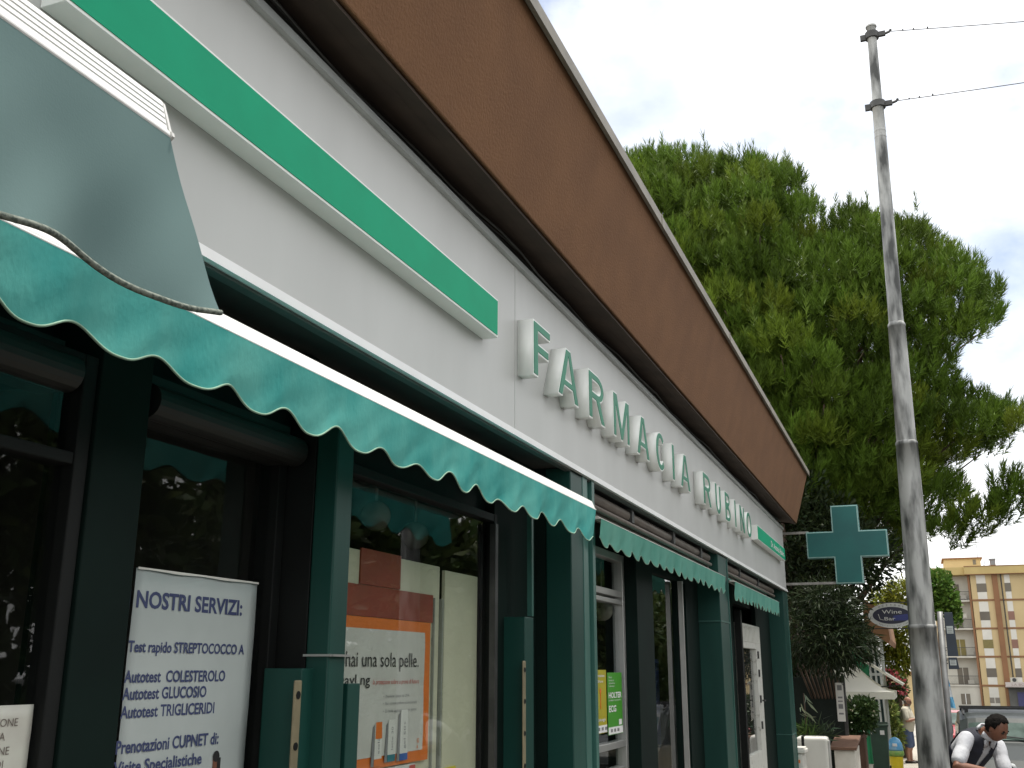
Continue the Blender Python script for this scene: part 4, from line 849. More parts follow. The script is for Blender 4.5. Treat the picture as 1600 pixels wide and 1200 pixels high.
# ------------------------------------------------------------------ cafe beyond
cf = thing('cafe_building', 'green fronted cafe building with brown canopy roof and grey framed glass', 'building', (30.5, 2.0, -0.7))
CG = mat('cafe_green', (0.012, 0.21, 0.085), 0.45, var=0.08, scale=4)
mb = MB(); mb.box(30, 36, 1.32, 4, -0.75, 2.95); mb.build('wall', mat('cafe_dark', (0.05, 0.06, 0.05), 0.8), cf)
mb = MB(); mb.box(29.94, 30.0, 1.56, 1.75, -0.75, 2.7); mb.box(29.95, 30.0, 1.36, 1.53, -0.75, 2.7); mb.box(29.90, 29.94, 1.52, 1.565, -0.75, 2.7); mb.build('panel', CG, cf)
mb = MB(); mb.box(29.96, 29.995, 1.08, 1.34, -0.75, 2.5); mb.build('pane', mat('cafe_glass', (0.03, 0.06, 0.06), 0.1, var=0.3), cf)
mb = MB()
for y0, y1 in ((1.34, 1.30), (1.22, 1.16), (1.10, 1.04)): mb.tube([(29.9, y0, 2.6), (29.9, y1-0.02, -0.75)], 0.028, 8)
mb.box(29.88, 29.92, 1.04, 1.36, 1.55, 1.62); mb.build('frame', mat('cafe_frame', (0.42, 0.45, 0.42), 0.45), cf)
mb = MB(); mb.prism([(27, 1.25, 2.72), (27, 0.72, 2.30), (27, 0.68, 2.42), (27, 0.74, 3.05), (27, 1.25, 3.40)], (6, 0, 0)); mb.build('canopy_roof', mat('cafe_brown', (0.27, 0.14, 0.065), 0.85, var=0.08), cf)
mb = MB(); mb.tube([(27.1, 0.9, 2.5), (27.1, 0.9, -0.6)], 0.04, 8); mb.build('post', mat('cafe_post', (0.4, 0.42, 0.38), 0.5), cf)
cs = thing('oval_sign', 'oval black and white wine bar sign hanging from two rods in front of the trees', 'sign', (24, 0.53, 2.57))
def ell(cy, cz, ry, rz, n=48): return [(cy+ry*math.cos(2*math.pi*k/n), cz+rz*math.sin(2*math.pi*k/n)) for k in range(n)]
SC = 0.53; SZ = 2.83
mb = MB(); mb.prism([(23.97, p, q) for p, q in ell(SC, SZ, 0.475, 0.262)], (0.06, 0, 0)); mb.build('case', mat('sign_rim', (0.55, 0.56, 0.52), 0.5), cs)
mb = MB(); mb.prism([(23.962, p, q) for p, q in ell(SC, SZ, 0.385, 0.178)], (0.007, 0, 0)); mb.build('face', mat('sign_black', (0.015, 0.017, 0.035), 0.45), cs)
mb = MB(); mb.prism([(23.957, 0.50, 2.72), (23.957, 0.22, 2.72), (23.957, 0.165, 2.80), (23.957, 0.165, 2.86), (23.957, 0.50, 2.82)], (0.004, 0, 0)); mb.build('blue_patch', mat('sign_blue', (0.02, 0.03, 0.16), 0.45), cs)
mb = MB(); text_into(mb, 'Wine', (23.952, 0.72, 2.865), 0.085, w=0.40, right=(0, -1, 0), bold=0.0); text_into(mb, 'Bar', (23.952, 0.68, 2.725), 0.075, w=0.22, right=(0, -1, 0)); 
mb.tube([(23.952, 0.80, 2.86), (23.952, 0.77, 2.75), (23.952, 0.70, 2.73)], 0.006, 5)
mb.build('lettering', mat('ink_sign', (0.6, 0.6, 0.56), 0.5), cs, fixn=False)
mb = MB()
for k, ch in enumerate('ENOTECA'):
    a = R(125-k*11.5); text_into(mb, ch, (23.9655, SC-0.425*math.cos(a)*-1, SZ+0.198*math.sin(a)+0.0), 0.040, right=(0, -1, 0), align='c')
for k, ch in enumerate('Specialita del vino'):
    a = R(233+k*4.6); 
    if ch != ' ': text_into(mb, ch, (23.9655, SC-0.430*math.cos(a), SZ+0.222*math.sin(a)-0.012), 0.030, right=(0, -1, 0), align='c')
mb.build('rim_lettering', INKK, cs, fixn=False)
for z in (3.10, 2.555):
    mb = MB(); mb.tube([(24, 1.05, z), (24, 0.10, z)], 0.012, 6); mb.build('rod', STEEL, cs)
gz = thing('canopy_tent', 'cream pointed canopy tent in front of the green cafe', 'tent', (26.6, 1.25, -0.6))
TENT = mat('tent_cream', (0.84, 0.83, 0.74), 0.8, var=0.02, scale=4, trans=0.35)
x0, x1, y0, y1, ze, zt = 25.3, 27.6, 0.66, 2.5, 1.22, 1.92
mb = MB(); n = 10; cxm, cym = (x0+x1)/2, (y0+y1)/2
corners = [(x0, y0), (x1, y0), (x1, y1), (x0, y1)]
for i in range(4):
    a, b = corners[i], corners[(i+1) % 4]
    mb.grid([[((a[0]+(b[0]-a[0])*u)*(1-s)+cxm*s, (a[1]+(b[1]-a[1])*u)*(1-s)+cym*s, ze+(zt-ze)*(s**1.7)) for s in [k/n*0.95 for k in range(n+1)]] for u in [k/6 for k in range(7)]])
mb.build('roof', TENT, gz, smooth=True)
mb = MB()
for i in range(4):
    a, b = corners[i], corners[(i+1) % 4]
    mb.grid([[(a[0]+(b[0]-a[0])*u, a[1]+(b[1]-a[1])*u, ze-0.005-0.15*s) for s in (0, 1)] for u in [k/8 for k in range(9)]])
mb.build('skirt', TENT, gz, solid=0.004)
for a in ((x0+0.2, 1.15), (x1, 1.2), corners[2], corners[3]):
    mb = MB(); mb.tube([(a[0], a[1], ze), (a[0], a[1], -0.62)], 0.03, 8); mb.build('leg', mat('tent_leg', (0.45, 0.45, 0.42), 0.4), gz)
sa = thing('sloping_awning', 'narrow cream sun awning sloping down in front of the cafe glass', 'awning', (26, 0.8, 1.5))
mb = MB(); mb.prism([(26.0, 1.27, 1.93), (26.0, 0.48, 1.395), (26.0, 0.47, 1.345), (26.0, 1.27, 1.865)], (0.07, 0, 0)); mb.build('fascia', mat('awning_cream', (0.70, 0.68, 0.55), 0.7), sa)
mb = MB(); mb.prism([(26.07, 1.27, 1.90), (26.07, 0.48, 1.375), (26.07, 0.48, 1.36), (26.07, 1.27, 1.885)], (2.6, 0, 0)); mb.build('cloth', TENT, sa)
mb = MB(); mb.tube([(26.2, 1.2, 1.3), (26.2, 0.52, 1.36)], 0.014, 6); mb.build('strut', STEEL, sa)
bo = thing('bougainvillea', 'bush with pink red flowers beside the end of the cream awning', 'shrub', (32, 0.8, -0.7))
foliage('foliage', [(32, 0.85, 1.35, 0.3, 0.28, 0.35), (32, 0.65, 1.2, 0.25, 0.22, 0.3), (32, 0.95, 0.5, 0.3, 0.22, 0.8)], 1500, 0.10, 0.06, (0.06, 0.10, 0.03), bo, spread=0.4, shell=0.2)
foliage('flower', [(31.8, 0.95, 1.5, 0.22, 0.16, 0.2), (31.8, 0.62, 1.25, 0.2, 0.18, 0.22), (31.8, 0.8, 1.55, 0.2, 0.14, 0.14), (31.8, 1.0, 1.25, 0.12, 0.1, 0.12)], 230, 0.08, 0.07, (0.46, 0.11, 0.12), bo, spread=0.3, shell=0.5)
mb = MB(); mb.tube([(32, 0.85, -0.8), (32, 0.8, 1.0)], 0.03, 6); mb.build('stem', BARK, bo)
yt = thing('yellow_green_tree', 'yellow green feathery tree hanging behind the oval sign', 'tree', (34, 0.8, -0.8))
foliage('crown', [(34, 0.85, 2.5, 0.5, 0.42, 0.5), (34, 0.5, 2.4, 0.45, 0.35, 0.55), (34, 0.75, 1.95, 0.45, 0.42, 0.45), (34, 0.9, 3.6, 0.5, 0.5, 0.6), (33.8, 0.4, 3.9, 0.5, 0.45, 0.5)], 4600, 0.20, 0.045, (0.19, 0.205, 0.022), yt, spread=0.35, shell=0.2, up=0.0, droop=0.5, curl=0.5)
mb = MB(); mb.tube([(34, 0.8, -0.9), (34, 0.75, 1.0), (34.1, 0.7, 2.6), (34, 0.7, 3.8)], [0.10, 0.08, 0.05, 0.02], 8); mb.build('trunk', BARK, yt, smooth=True)
cc = thing('garden_plant', 'yellow green upright plants standing behind the yellow litter bin', 'plant', (30.3, 0.95, -0.7))
foliage('foliage', [(30.2, 0.90, 0.55, 0.14, 0.12, 0.5), (30.2, 1.02, 0.35, 0.16, 0.14, 0.35), (30.2, 0.78, 0.1, 0.15, 0.12, 0.35), (30.2, 1.05, -0.2, 0.2, 0.3, 0.2)], 1100, 0.14, 0.05, (0.15, 0.19, 0.05), cc, spread=0.4, shell=0.2)
mb = MB(); mb.tube([(30.2, 0.95, -0.75), (30.2, 0.93, 0.5)], 0.03, 6); mb.build('stem', BARK, cc)
# ------------------------------------------------------------------ street furniture on the right
sp = thing('sign_post', 'thin grey post carrying two narrow navy boards with white stickers', 'sign post', (14, -0.23, -0.6))
mb = MB(); mb.tube([(14, -0.185, -0.7), (14, -0.255, 2.395)], 0.034, 12); mb.build('post', mat('post_grey', (0.22, 0.225, 0.22), 0.5, metal=0.4, c2=(0.14, 0.14, 0.14), scale=6), sp, smooth=True)
NAVY = mat('board_navy', (0.020, 0.032, 0.05), 0.4, var=0.15, scale=5)
for z0, z1, y0, y1, s in ((1.862, 2.385, -0.292, -0.405, (2.13, 2.22)), (1.71, 1.848, -0.288, -0.40, (1.755, 1.82))):
    mb = MB(); mb.prism([(13.98, y0, z0), (13.98, y1-0.008, z0), (13.98, y1+0.008, z1), (13.98, y0-0.008, z1)], (0.04, 0, 0)); b = mb.build('board', NAVY, sp, bevel=0.003)
    mb = MB(); mb.box(13.976, 13.981, y0-0.02, y1+0.02, s[0], s[1]); st_ = mb.build('sticker', PAPER, b)
    mb = MB()
    for k in range(3): mb.box(13.974, 13.9765, y0-0.03, y1+0.03, s[0]+0.015+0.02*k, s[0]+0.022+0.02*k)
    mb.build('print', INKG, st_)
    mb = MB()
    for z in (z0+0.06, z1-0.04): mb.box(13.985, 14.01, -0.285, y0+0.03, z, z+0.015)
    mb.build('clip', STEEL, b)
ps = thing('slim_pole', 'slim pale street pole with a red band just left of the big steel pole', 'pole', (26, 0.18, -0.6))
mb = MB(); mb.tube([(26, 0.21, -0.6), (26, 0.14, 2.6)], 0.035, 10); mb.build('shaft', mat('pole_pale', (0.40, 0.41, 0.40), 0.5), ps, smooth=True)
mb = MB(); mb.lathe((26, 0.165, 1.5), [(0.036, 0), (0.042, 0.01), (0.042, 0.10), (0.036, 0.11)], 12); mb.build('band', INKR, ps)
fl = thing('flag', 'pale blue and white flag hanging limp beside the thin grey post', 'flag', (25, -0.45, -0.9))
for (nm, za, zb, m_) in (('blue_stripe', 1.58, 1.38, mat('flag_blue', (0.16, 0.45, 0.68), 0.8, trans=0.2)), ('white_stripe', 1.38, 1.16, mat('flag_white', (0.72, 0.74, 0.75), 0.8, trans=0.2)), ('blue_stripe', 1.16, 0.93, mat('flag_blue', (0.2, 0.45, 0.65)))):
    mb = MB(); mb.grid([[(25+0.04*math.sin(v*9+z*5), -0.40-v*(0.075+0.095*(1.6-z)/0.65), z-0.03*v) for v in [k/12 for k in range(13)]] for z in [za+(zb-za)*k/6 for k in range(7)]]); mb.build(nm, m_, fl, smooth=True)
mb = MB(); mb.tube([(25, -0.395, -0.9), (25, -0.40, 1.7)], 0.015, 8); mb.build('staff', SILVER, fl)

# ------------------------------------------------------------------ cars
RUB = mat('car_rubber', (0.02, 0.02, 0.02), 0.7); PLST = mat('car_plastic', (0.030, 0.032, 0.033), 0.55, var=0.1)
CGL = mat('car_glass', (0.05, 0.07, 0.062), 0.12, c2=(0.12, 0.16, 0.145), scale=2.5, spec=0.35)
LAMP = mat('lamp_clear', (0.5, 0.52, 0.52), 0.1, spec=0.8)
def car(name, label, x, yc, zg, W, prof, glass, paint, logo=None, bars=False, headz=(0.62, 0.85)):
    """prof: side outline [(dx, z)] of the whole car from front bumper over the roof to the tail; glass: windscreen and side glass corners"""
    t = thing(name, label, 'car', (x, yc, zg)); hw = W/2
    def half(z):                                        # narrower towards the roof
        return hw*(1.0 - 0.16*max(0, (z-0.95)/0.85)**1.3)
    low = [(p[0], p[1]) for p in prof]
    n = len(low); ny = 10; P = []
    for dx, z in low:
        row = []
        for k in range(ny+1):
            v = -1+2*k/ny; e = abs(v)**6
            row.append((x+dx+(0.10*e if dx < 2 else -0.08*e), yc+v*half(z), zg+z-0.06*e*(1 if z > 0.8 else 0.3)))
        P.append(row)
    mb = MB(); mb.grid(P)
    for k in (0, ny): mb.poly([r[k] for r in P])
    body = mb.build('body', paint, t, smooth=False, bevel=0.03, segs=3)
    ws = glass['ws']; (xa, za), (xb, zb) = ws
    def wspt(u, s, off=0.012):
        z = za+(zb-za)*u; dx = xa+(xb-xa)*u; h = half(z)*0.90; e = abs(s)**6
        return (x+dx+0.10*e-off, yc+s*h, zg+z+off-0.05*e)
    mb = MB(); mb.grid([[wspt(u/6, -1+2*k/12) for k in range(13)] for u in range(7)]); wsh = mb.build('windscreen', CGL, t, smooth=True)
    mb = MB(); 
    for s in (-0.55, 0.25): mb.tube([wspt(0.02, s, 0.03), wspt(0.10, s+0.3, 0.03), wspt(0.16, s+0.62, 0.03)], 0.012, 6)
    mb.build('wiper', RUB, wsh)
    for s in (-1, 1):
        mb = MB(); mb.prism([(x+xa+0.35, yc+s*(half(za+.1)+0.004), zg+za+0.06), (x+xb+0.15, yc+s*(half(zb)+0.012), zg+zb-0.05), (x+glass['end'], yc+s*(half(zb)+0.012), zg+zb-0.06), (x+glass['end']+0.15, yc+s*(half(za+.1)+0.004), zg+za+0.06)], (0, s*0.006, 0)); mb.build('side_window', CGL, t)
        mb = MB(); mb.box(x+xa+0.42, x+xa+0.58, yc+s*(hw+0.02), yc+s*(hw+0.20), zg+za+0.06, zg+za+0.25); mb.build('mirror', PLST, t, bevel=0.04)
        mb = MB(); hx = 0.03; mb.prism([(x+hx, yc+s*hw*0.55, zg+headz[0]), (x+hx+0.12, yc+s*hw*0.97, zg+headz[0]+0.06), (x+hx+0.26, yc+s*hw*0.96, zg+headz[1]+0.02), (x+hx+0.06, yc+s*hw*0.60, zg+headz[1]-0.06)], (-0.03, 0, 0.01)); mb.build('headlight', LAMP, t, bevel=0.01)
    for dx in glass['wheels']:
        for s in (-1, 1):
            mb = MB(); mb.lathe((x+dx, yc+s*(hw-0.10), zg+0.31), [(0.20, -0.10), (0.30, -0.10), (0.315, -0.05), (0.315, 0.05), (0.30, 0.10), (0.20, 0.10)], 24, 'y'); w = mb.build('wheel', RUB, t)
            mb = MB(); mb.lathe((x+dx, yc+s*(hw-0.02), zg+0.31), [(0.03, -0.02), (0.20, -0.02), (0.20, 0.01), (0.05, 0.025)], 18, 'y'); mb.build('rim', SILVER, w)
    mb = MB(); mb.box(x-0.05, x+0.12, yc-hw*0.97, yc+hw*0.97, zg+0.22, zg+0.50); bp = mb.build('bumper', PLST, t, bevel=0.05, segs=3)
    mb = MB(); mb.box(x-0.062, x-0.048, yc-0.26, yc+0.26, zg+0.34, zg+0.45); pl_ = mb.build('number_plate', INKW, bp)
    mb = MB(); 
    for k in range(4): mb.box(x-0.02, x+0.04, yc-hw*0.5, yc+hw*0.5, zg+headz[0]-0.08+0.045*k, zg+headz[0]-0.055+0.045*k)
    mb.build('grille', PLST, t)
    if logo:
        mb = MB(); mb.lathe((x+logo[0], yc, zg+logo[1]), [(0.001, -0.022), (0.06, -0.02), (0.07, 0), (0.06, 0.02)], 20, 'x'); lg = mb.build('badge', LAMP, t, smooth=True)
        mb = MB(); mb.prism([(x+logo[0]-0.026, yc+p, zg+logo[1]+q) for p, q in ((-0.018, 0), (0, -0.035), (0.018, 0), (0, 0.035))], (0.006, 0, 0)); mb.build('badge_mark', STEEL, lg)
    if bars:
        rz = 1.79
        for s in (-1, 1):
            mb = MB(); yy = yc+s*half(1.75)*0.90; mb.tube([(x+glass['ws'][1][0]+0.2, yy, zg+rz-0.04), (x+glass['ws'][1][0]+0.75, yy, zg+rz+0.035), (x+3.3, yy, zg+rz+0.045), (x+3.4, yy, zg+rz-0.03)], 0.018, 8); mb.build('roof_rail', RUB, t)
        for dx in (2.15, 3.0):
            mb = MB(); mb.box(x+dx, x+dx+0.06, yc-half(1.75)*0.95, yc+half(1.75)*0.95, zg+rz+0.05, zg+rz+0.085)
            for s in (-1, 1): mb.box(x+dx-0.01, x+dx+0.07, yc+s*half(1.75)*0.80-0.03, yc+s*half(1.75)*0.80+0.03, zg+rz-0.05, zg+rz+0.06)
            mb.build('roof_bar', RUB, t)
    return t
car('parked_van', 'dark grey green small van with black roof bars parked behind the bending man', 20.3, -1.245, -0.86, 1.62,
    [(0.0, 0.25), (-0.02, 0.55), (0.06, 0.92), (0.30, 1.06), (1.05, 1.30), (1.68, 1.70), (2.25, 1.815), (3.0, 1.83), (3.85, 1.78), (4.0, 1.2), (4.02, 0.3)],
    dict(ws=((1.10, 1.335), (1.54, 1.615)), end=3.6, wheels=(0.75, 3.3)), mat('paint_dark_green', (0.020, 0.026, 0.025), 0.5, metal=0.0, var=0.08, scale=3, coat=0.15, spec=0.35), logo=(-0.012, 0.965), bars=True, headz=(0.72, 0.96))
car('parked_car', 'small red car parked far down the road between the thin post and the dark van', 39.5, -1.02, -1.15, 1.50,
    [(0.0, 0.22), (-0.02, 0.5), (0.08, 0.72), (0.35, 0.88), (1.05, 1.0), (1.75, 1.42), (2.3, 1.46), (3.2, 1.40), (3.55, 0.95), (3.6, 0.3)],
    dict(ws=((1.08, 1.01), (1.68, 1.39)), end=2.9, wheels=(0.65, 2.9)), mat('paint_red', (0.30, 0.022, 0.03), 0.35, var=0.06, coat=0.5), headz=(0.55, 0.72))

# ------------------------------------------------------------------ apartment block at the end of the street
ap = thing('apartment_block', 'yellow five storey apartment block with white balcony bay and brown chimney strip', 'apartment block', (130, -7, -3))
YEL = mat('render_yellow', (0.55, 0.43, 0.235), 0.85, c2=(0.48, 0.37, 0.195), scale=0.35, contrast=(0.3, 0.7))
APW = mat('render_pale', (0.50, 0.48, 0.42), 0.85, var=0.08, scale=0.6)
BRN = mat('strip_brown', (0.23, 0.115, 0.055), 0.85, var=0.08, scale=0.8)
SHUT = mat('shutter_brown', (0.17, 0.15, 0.115), 0.6, c2=(0.12, 0.10, 0.08), scale=0.3)
SHUTO = mat('shutter_olive', (0.22, 0.18, 0.05), 0.6, var=0.1)
FL = (9.07, 6.06, 3.10, 0.11)
mb = MB(); mb.box(125, 137, -16, -5.65, -3, 11.85); mb.box(126.5, 137, -5.65, -1.9, -3, 11.85); mb.build('wall', YEL, ap)
mb = MB(); mb.box(126.44, 126.5, -5.65, -1.95, 0.2, 11.8); mb.box(125.02, 126.5, -5.647, -5.60, 0.2, 11.8); mb.box(125.3, 126.5, -5.62, -1.9, -3, 0.05); mb.build('bay_wall', APW, ap)
mb = MB(); mb.box(124.5, 125.0, -16, -5.2, 11.85, 12.72); mb.box(124.9, 137, -5.2, -1.6, 11.85, 12.66); mb.box(125, 137, -16, -5.2, 11.851, 12.70); cor = mb.build('cornice', mat('cornice_yellow', (0.47, 0.36, 0.15), 0.85, var=0.06, scale=0.6), ap)
mb = MB(); mb.box(124.46, 124.5, -16, -5.18, 12.66, 12.74); mb.box(124.44, 125, -16, -5.2, 11.80, 11.85); mb.build('cornice_edge', BRN, cor)
mb = MB(); mb.box(127, 132, -7.1, -3.3, 12.66, 13.75); pe = mb.build('roof_house', YEL, ap)
mb = MB(); mb.box(126.8, 132.2, -7.3, -3.1, 13.75, 13.9); mb.build('slab', BRN, pe)
mb = MB(); mb.box(126.97, 127.0, -6.62, -6.3, 13.1, 13.65); mb.build('window', SHUT, pe)
mb = MB(); mb.box(124.75, 125.0, -8.45, -7.9, -3, 13.35); ch = mb.build('chimney', BRN, ap)
mb = MB(); mb.box(124.7, 125.3, -8.5, -7.85, 13.35, 13.5); mb.box(124.72, 124.75, -8.42, -7.93, 12.8, 13.3); mb.build('cap', mat('chimney_grey', (0.22, 0.22, 0.22), 0.7), ch)
mb = MB()
for z in FL: mb.box(124.93, 125.0, -16, -5.65, z-0.09, z+0.09)
mb.build('floor_band', BRN, ap)
mb = MB(); mb.box(125.0, 125.6, -5.72, -5.45, -3, 11.85); mb.build('corner_strip', BRN, ap)
mb = MB(); mb.tube([(124.9, -8.8, 12.5), (124.9, -8.82, -3)], 0.06, 6); mb.build('drain_pipe', STEEL, ap)
for i, z in enumerate(FL+(-2.9,)):
    top = z+2.95 if i else 11.80
    for (ya, yb) in ((-6.32, -7.25), (-9.12, -9.68), (-12.2, -13.1)):
        mb = MB(); mb.box(124.965, 125.0, ya, yb, z+0.10, top-0.11 if i else top-0.05); w = mb.build('window', mat('spandrel_white', (0.62, 0.60, 0.54), 0.8, var=0.05, scale=0.8), ap)
        mb = MB(); mb.box(124.955, 124.97, ya+0.03, yb-0.03, z+0.86 if i < 4 else z+1.2, z+1.78)
        mb.build('shutter', SHUTO if (i == 2 and ya == -6.32) else mat('shutter_red', (0.28, 0.14, 0.10), 0.6) if (ya == -9.12 and i in (1, 2)) else SHUT, w)
        mb = MB()
        for k in range(9): mb.box(124.949, 124.957, ya+0.03, yb-0.03, (z+0.9)+k*0.1, (z+0.9)+k*0.1+0.02)
        if i == 4: mb.box(124.94, 124.956, (ya+yb)/2-0.05, (ya+yb)/2+0.05, z+1.2, z+1.78)
        mb.build('slat_line', mat('slat_dark', (0.09, 0.08, 0.065), 0.6) if i < 4 else APW, w)
    if i < 4:
        mb = MB(); mb.box(125.2, 126.5, -5.55, -1.9, z-0.12, z+0.06); bal = mb.build('balcony', APW, ap)
        mb = MB(); mb.box(125.2, 125.25, -5.55, -1.9, z+0.95, z+1.0); mb.box(125.2, 125.25, -5.55, -1.9, z+0.12, z+0.16)
        for k in range(31): mb.box(125.21, 125.235, -1.92-0.12*k, -1.935-0.12*k, z+0.06, z+0.98)
        mb.build('railing', STEEL, bal)
        mb = MB(); mb.box(126.40, 126.44, -4.55, -3.45, z+0.06, z+1.85); dr = mb.build('balcony_door', SHUTO if i == 2 else SHUT, ap)
        mb = MB(); mb.box(126.38, 126.402, -4.03, -3.97, z+0.06, z+1.85); mb.build('door_frame', APW, dr)
    else:
        mb = MB(); mb.box(125.27, 125.3, -3.5, -4.42, -1.85, -0.76); dr = mb.build('window', SHUT, ap)
        mb = MB(); mb.box(125.25, 125.272, -3.93, -4.0, -1.85, -0.76); mb.build('frame', INKW, dr)
for z, y in ((9.2, -5.2), (3.3, -5.3), (0.2, -5.0), (7.2, -5.0)):
    mb = MB(); mb.box(125.5, 125.9, y, y+0.6, z, z+0.45); mb.build('cooling_unit', APW, ap, bevel=0.03)
mb = MB(); mb.tube([(127.5, -6.9, 13.9), (127.5, -6.9, 16.2)], 0.03, 5); mb.tube([(127.5, -6.5, 15.6), (127.5, -7.3, 15.6)], 0.02, 5); mb.tube([(126, -7.3, 12.7), (126, -7.75, 14.4), (126, -7.9, 12.7)], 0.04, 5); mb.build('antenna', STEEL, ap)
sf = thing('corner_shop', 'small shop front with pale lettered board and blue shutter under the yellow block', 'shop', (124.5, -10, -3))
mb = MB(); mb.box(123.6, 124.9, -13, -7.95, -0.05, 0.1); mb.box(123.5, 123.6, -13, -7.9, 0.02, 0.48); mb.build('sign_board', mat('board_pale', (0.5, 0.45, 0.42), 0.7), sf)
mb = MB(); text_into(mb, 'LA BOUTIQUE', (123.49, -8.5, 0.12), 0.25, w=2.9, right=(0, -1, 0)); mb.build('lettering', mat('ink_shop', (0.30, 0.22, 0.20), 0.6), sf, fixn=False)
mb = MB(); mb.box(124.6, 124.9, -12.9, -8.2, -3, -0.06); mb.build('front', mat('front_grey', (0.10, 0.10, 0.09), 0.6, var=0.2, scale=0.8), sf)
mb = MB(); mb.box(124.5, 124.6, -12.5, -9.0, -3, -0.55); mb.build('shutter', mat('shutter_blue', (0.05, 0.05, 0.14), 0.5, var=0.1), sf)
mb = MB(); mb.box(123.6, 124.1, -9.15, -8.45, 0.48, 0.95); mb.build('cooling_unit', APW, sf, bevel=0.03)
mb = MB(); mb.lathe((123.58, -8.8, 0.71), [(0.05, -0.01), (0.2, -0.01), (0.2, 0.01), (0.05, 0.01)], 16, 'x'); mb.build('fan', STEEL, sf)
hs = thing('low_house', 'low yellow house with a brown shuttered window far behind the bougainvillea', 'house', (110, 3, -3))
mb = MB(); mb.box(110, 118, 1.0, 7, -3, 1.3); mb.build('wall', YEL, hs)
mb = MB(); mb.box(109.8, 118, 0.8, 7.2, 1.3, 1.55); mb.build('roof', BRN, hs)
mb = MB(); mb.box(109.96, 110, 1.7, 2.6, -1.5, -0.5); w = mb.build('window', SHUT, hs)
mb = MB(); mb.box(109.94, 109.962, 2.12, 2.18, -1.5, -0.5); mb.build('frame', APW, w)
gt = thing('broadleaf_tree', 'fresh bright green tree in front of the yellow block balconies', 'tree', (60, -1.2, -1.6))
foliage('crown', [(60, -1.2, 6.2, 0.8, 0.7, 0.7), (60, -1.5, 5.3, 0.8, 0.6, 0.7), (60, -0.9, 5.2, 0.8, 0.7, 0.9), (60, -1.85, 4.7, 0.5, 0.28, 0.6), (60, -0.3, 5.6, 0.8, 0.8, 0.9), (60, 0.2, 4.4, 0.8, 0.7, 0.9), (60, -1.95, 4.2, 0.3, 0.16, 0.3)], 4200, 0.24, 0.15, (0.085, 0.155, 0.026), gt, spread=0.35, shell=0.2)
mb = MB(); mb.tube([(60, -0.9, -1.7), (60, -0.95, 2), (60, -1.0, 4), (60, -1.1, 6)], [0.18, 0.15, 0.1, 0.04], 8); mb.build('trunk', BARK, gt, smooth=True)
# the trees across the road that the shop glass mirrors
bl = []
for k in range(24):
    x = -6+k*4.1; h = random.uniform(6.5, 8.5) if k % 3 else random.uniform(8.5, 10.0)
    for q in range(6): bl.append((x+random.uniform(-1.9, 1.9), -13.5+random.uniform(-1.4, 1.4), (0.8 if q < 2 else h*0.55+random.uniform(-2.0, 1.9)), random.uniform(1.3, 2.3), random.uniform(1.2, 1.8), random.uniform(1.3, 2.3)))
C, U = blob_points(bl, 60000, 0.15); V, F, T = leaves(C, U+rng.normal(size=U.shape)*0.6, 0.55, 0.32, tints(60000, (0.05, 0.075, 0.022), 0.35))
wd = link('far_wood', arr_mesh('far_wood', V, F, T), leafy); props(wd, 'row of dark leafy trees across the road mirrored in the shop glass', 'trees', kind='stuff')
# ------------------------------------------------------------------ people
def V3(p): return Vector(p)
def loft(mb, rings, n=20, cap=True):
    """rings: (centre, right, front, half width, half depth)"""
    R_ = []
    for c, r, f, hw, hd in rings:
        c, r, f = Vector(c), Vector(r).normalized(), Vector(f).normalized()
        R_.append([mb.bm.verts.new(c + r*hw*math.copysign(abs(math.cos(a))**0.85, math.cos(a)) + f*hd*math.sin(a)) for a in [2*math.pi*k/n for k in range(n)]])
    for i in range(len(R_)-1):
        for k in range(n): mb._f([R_[i][k], R_[i][(k+1) % n], R_[i+1][(k+1) % n], R_[i+1][k]])
    if cap: mb._f(list(reversed(R_[0]))); mb._f(R_[-1])
def limb(mb, pts, rad, n=14, sub=5):
    """tapered limb through joints with rounded ends"""
    P, Q = [], []
    for i in range(len(pts)-1):
        a, b = Vector(pts[i]), Vector(pts[i+1])
        for k in range(sub):
            t = k/sub; P.append(a.lerp(b, t)); bulge = 1+0.06*math.sin(math.pi*t); Q.append((rad[i]+(rad[i+1]-rad[i])*t)*bulge)
    P.append(Vector(pts[-1])); Q.append(rad[-1])
    d0 = (P[1]-P[0]).normalized(); d1 = (P[-1]-P[-2]).normalized()
    P = [P[0]-d0*Q[0]*0.8, P[0]-d0*Q[0]*0.4]+P+[P[-1]+d1*Q[-1]*0.4, P[-1]+d1*Q[-1]*0.8]; Q = [Q[0]*0.5, Q[0]*0.9]+Q+[Q[-1]*0.9, Q[-1]*0.5]
    mb.tube(P, Q, n)
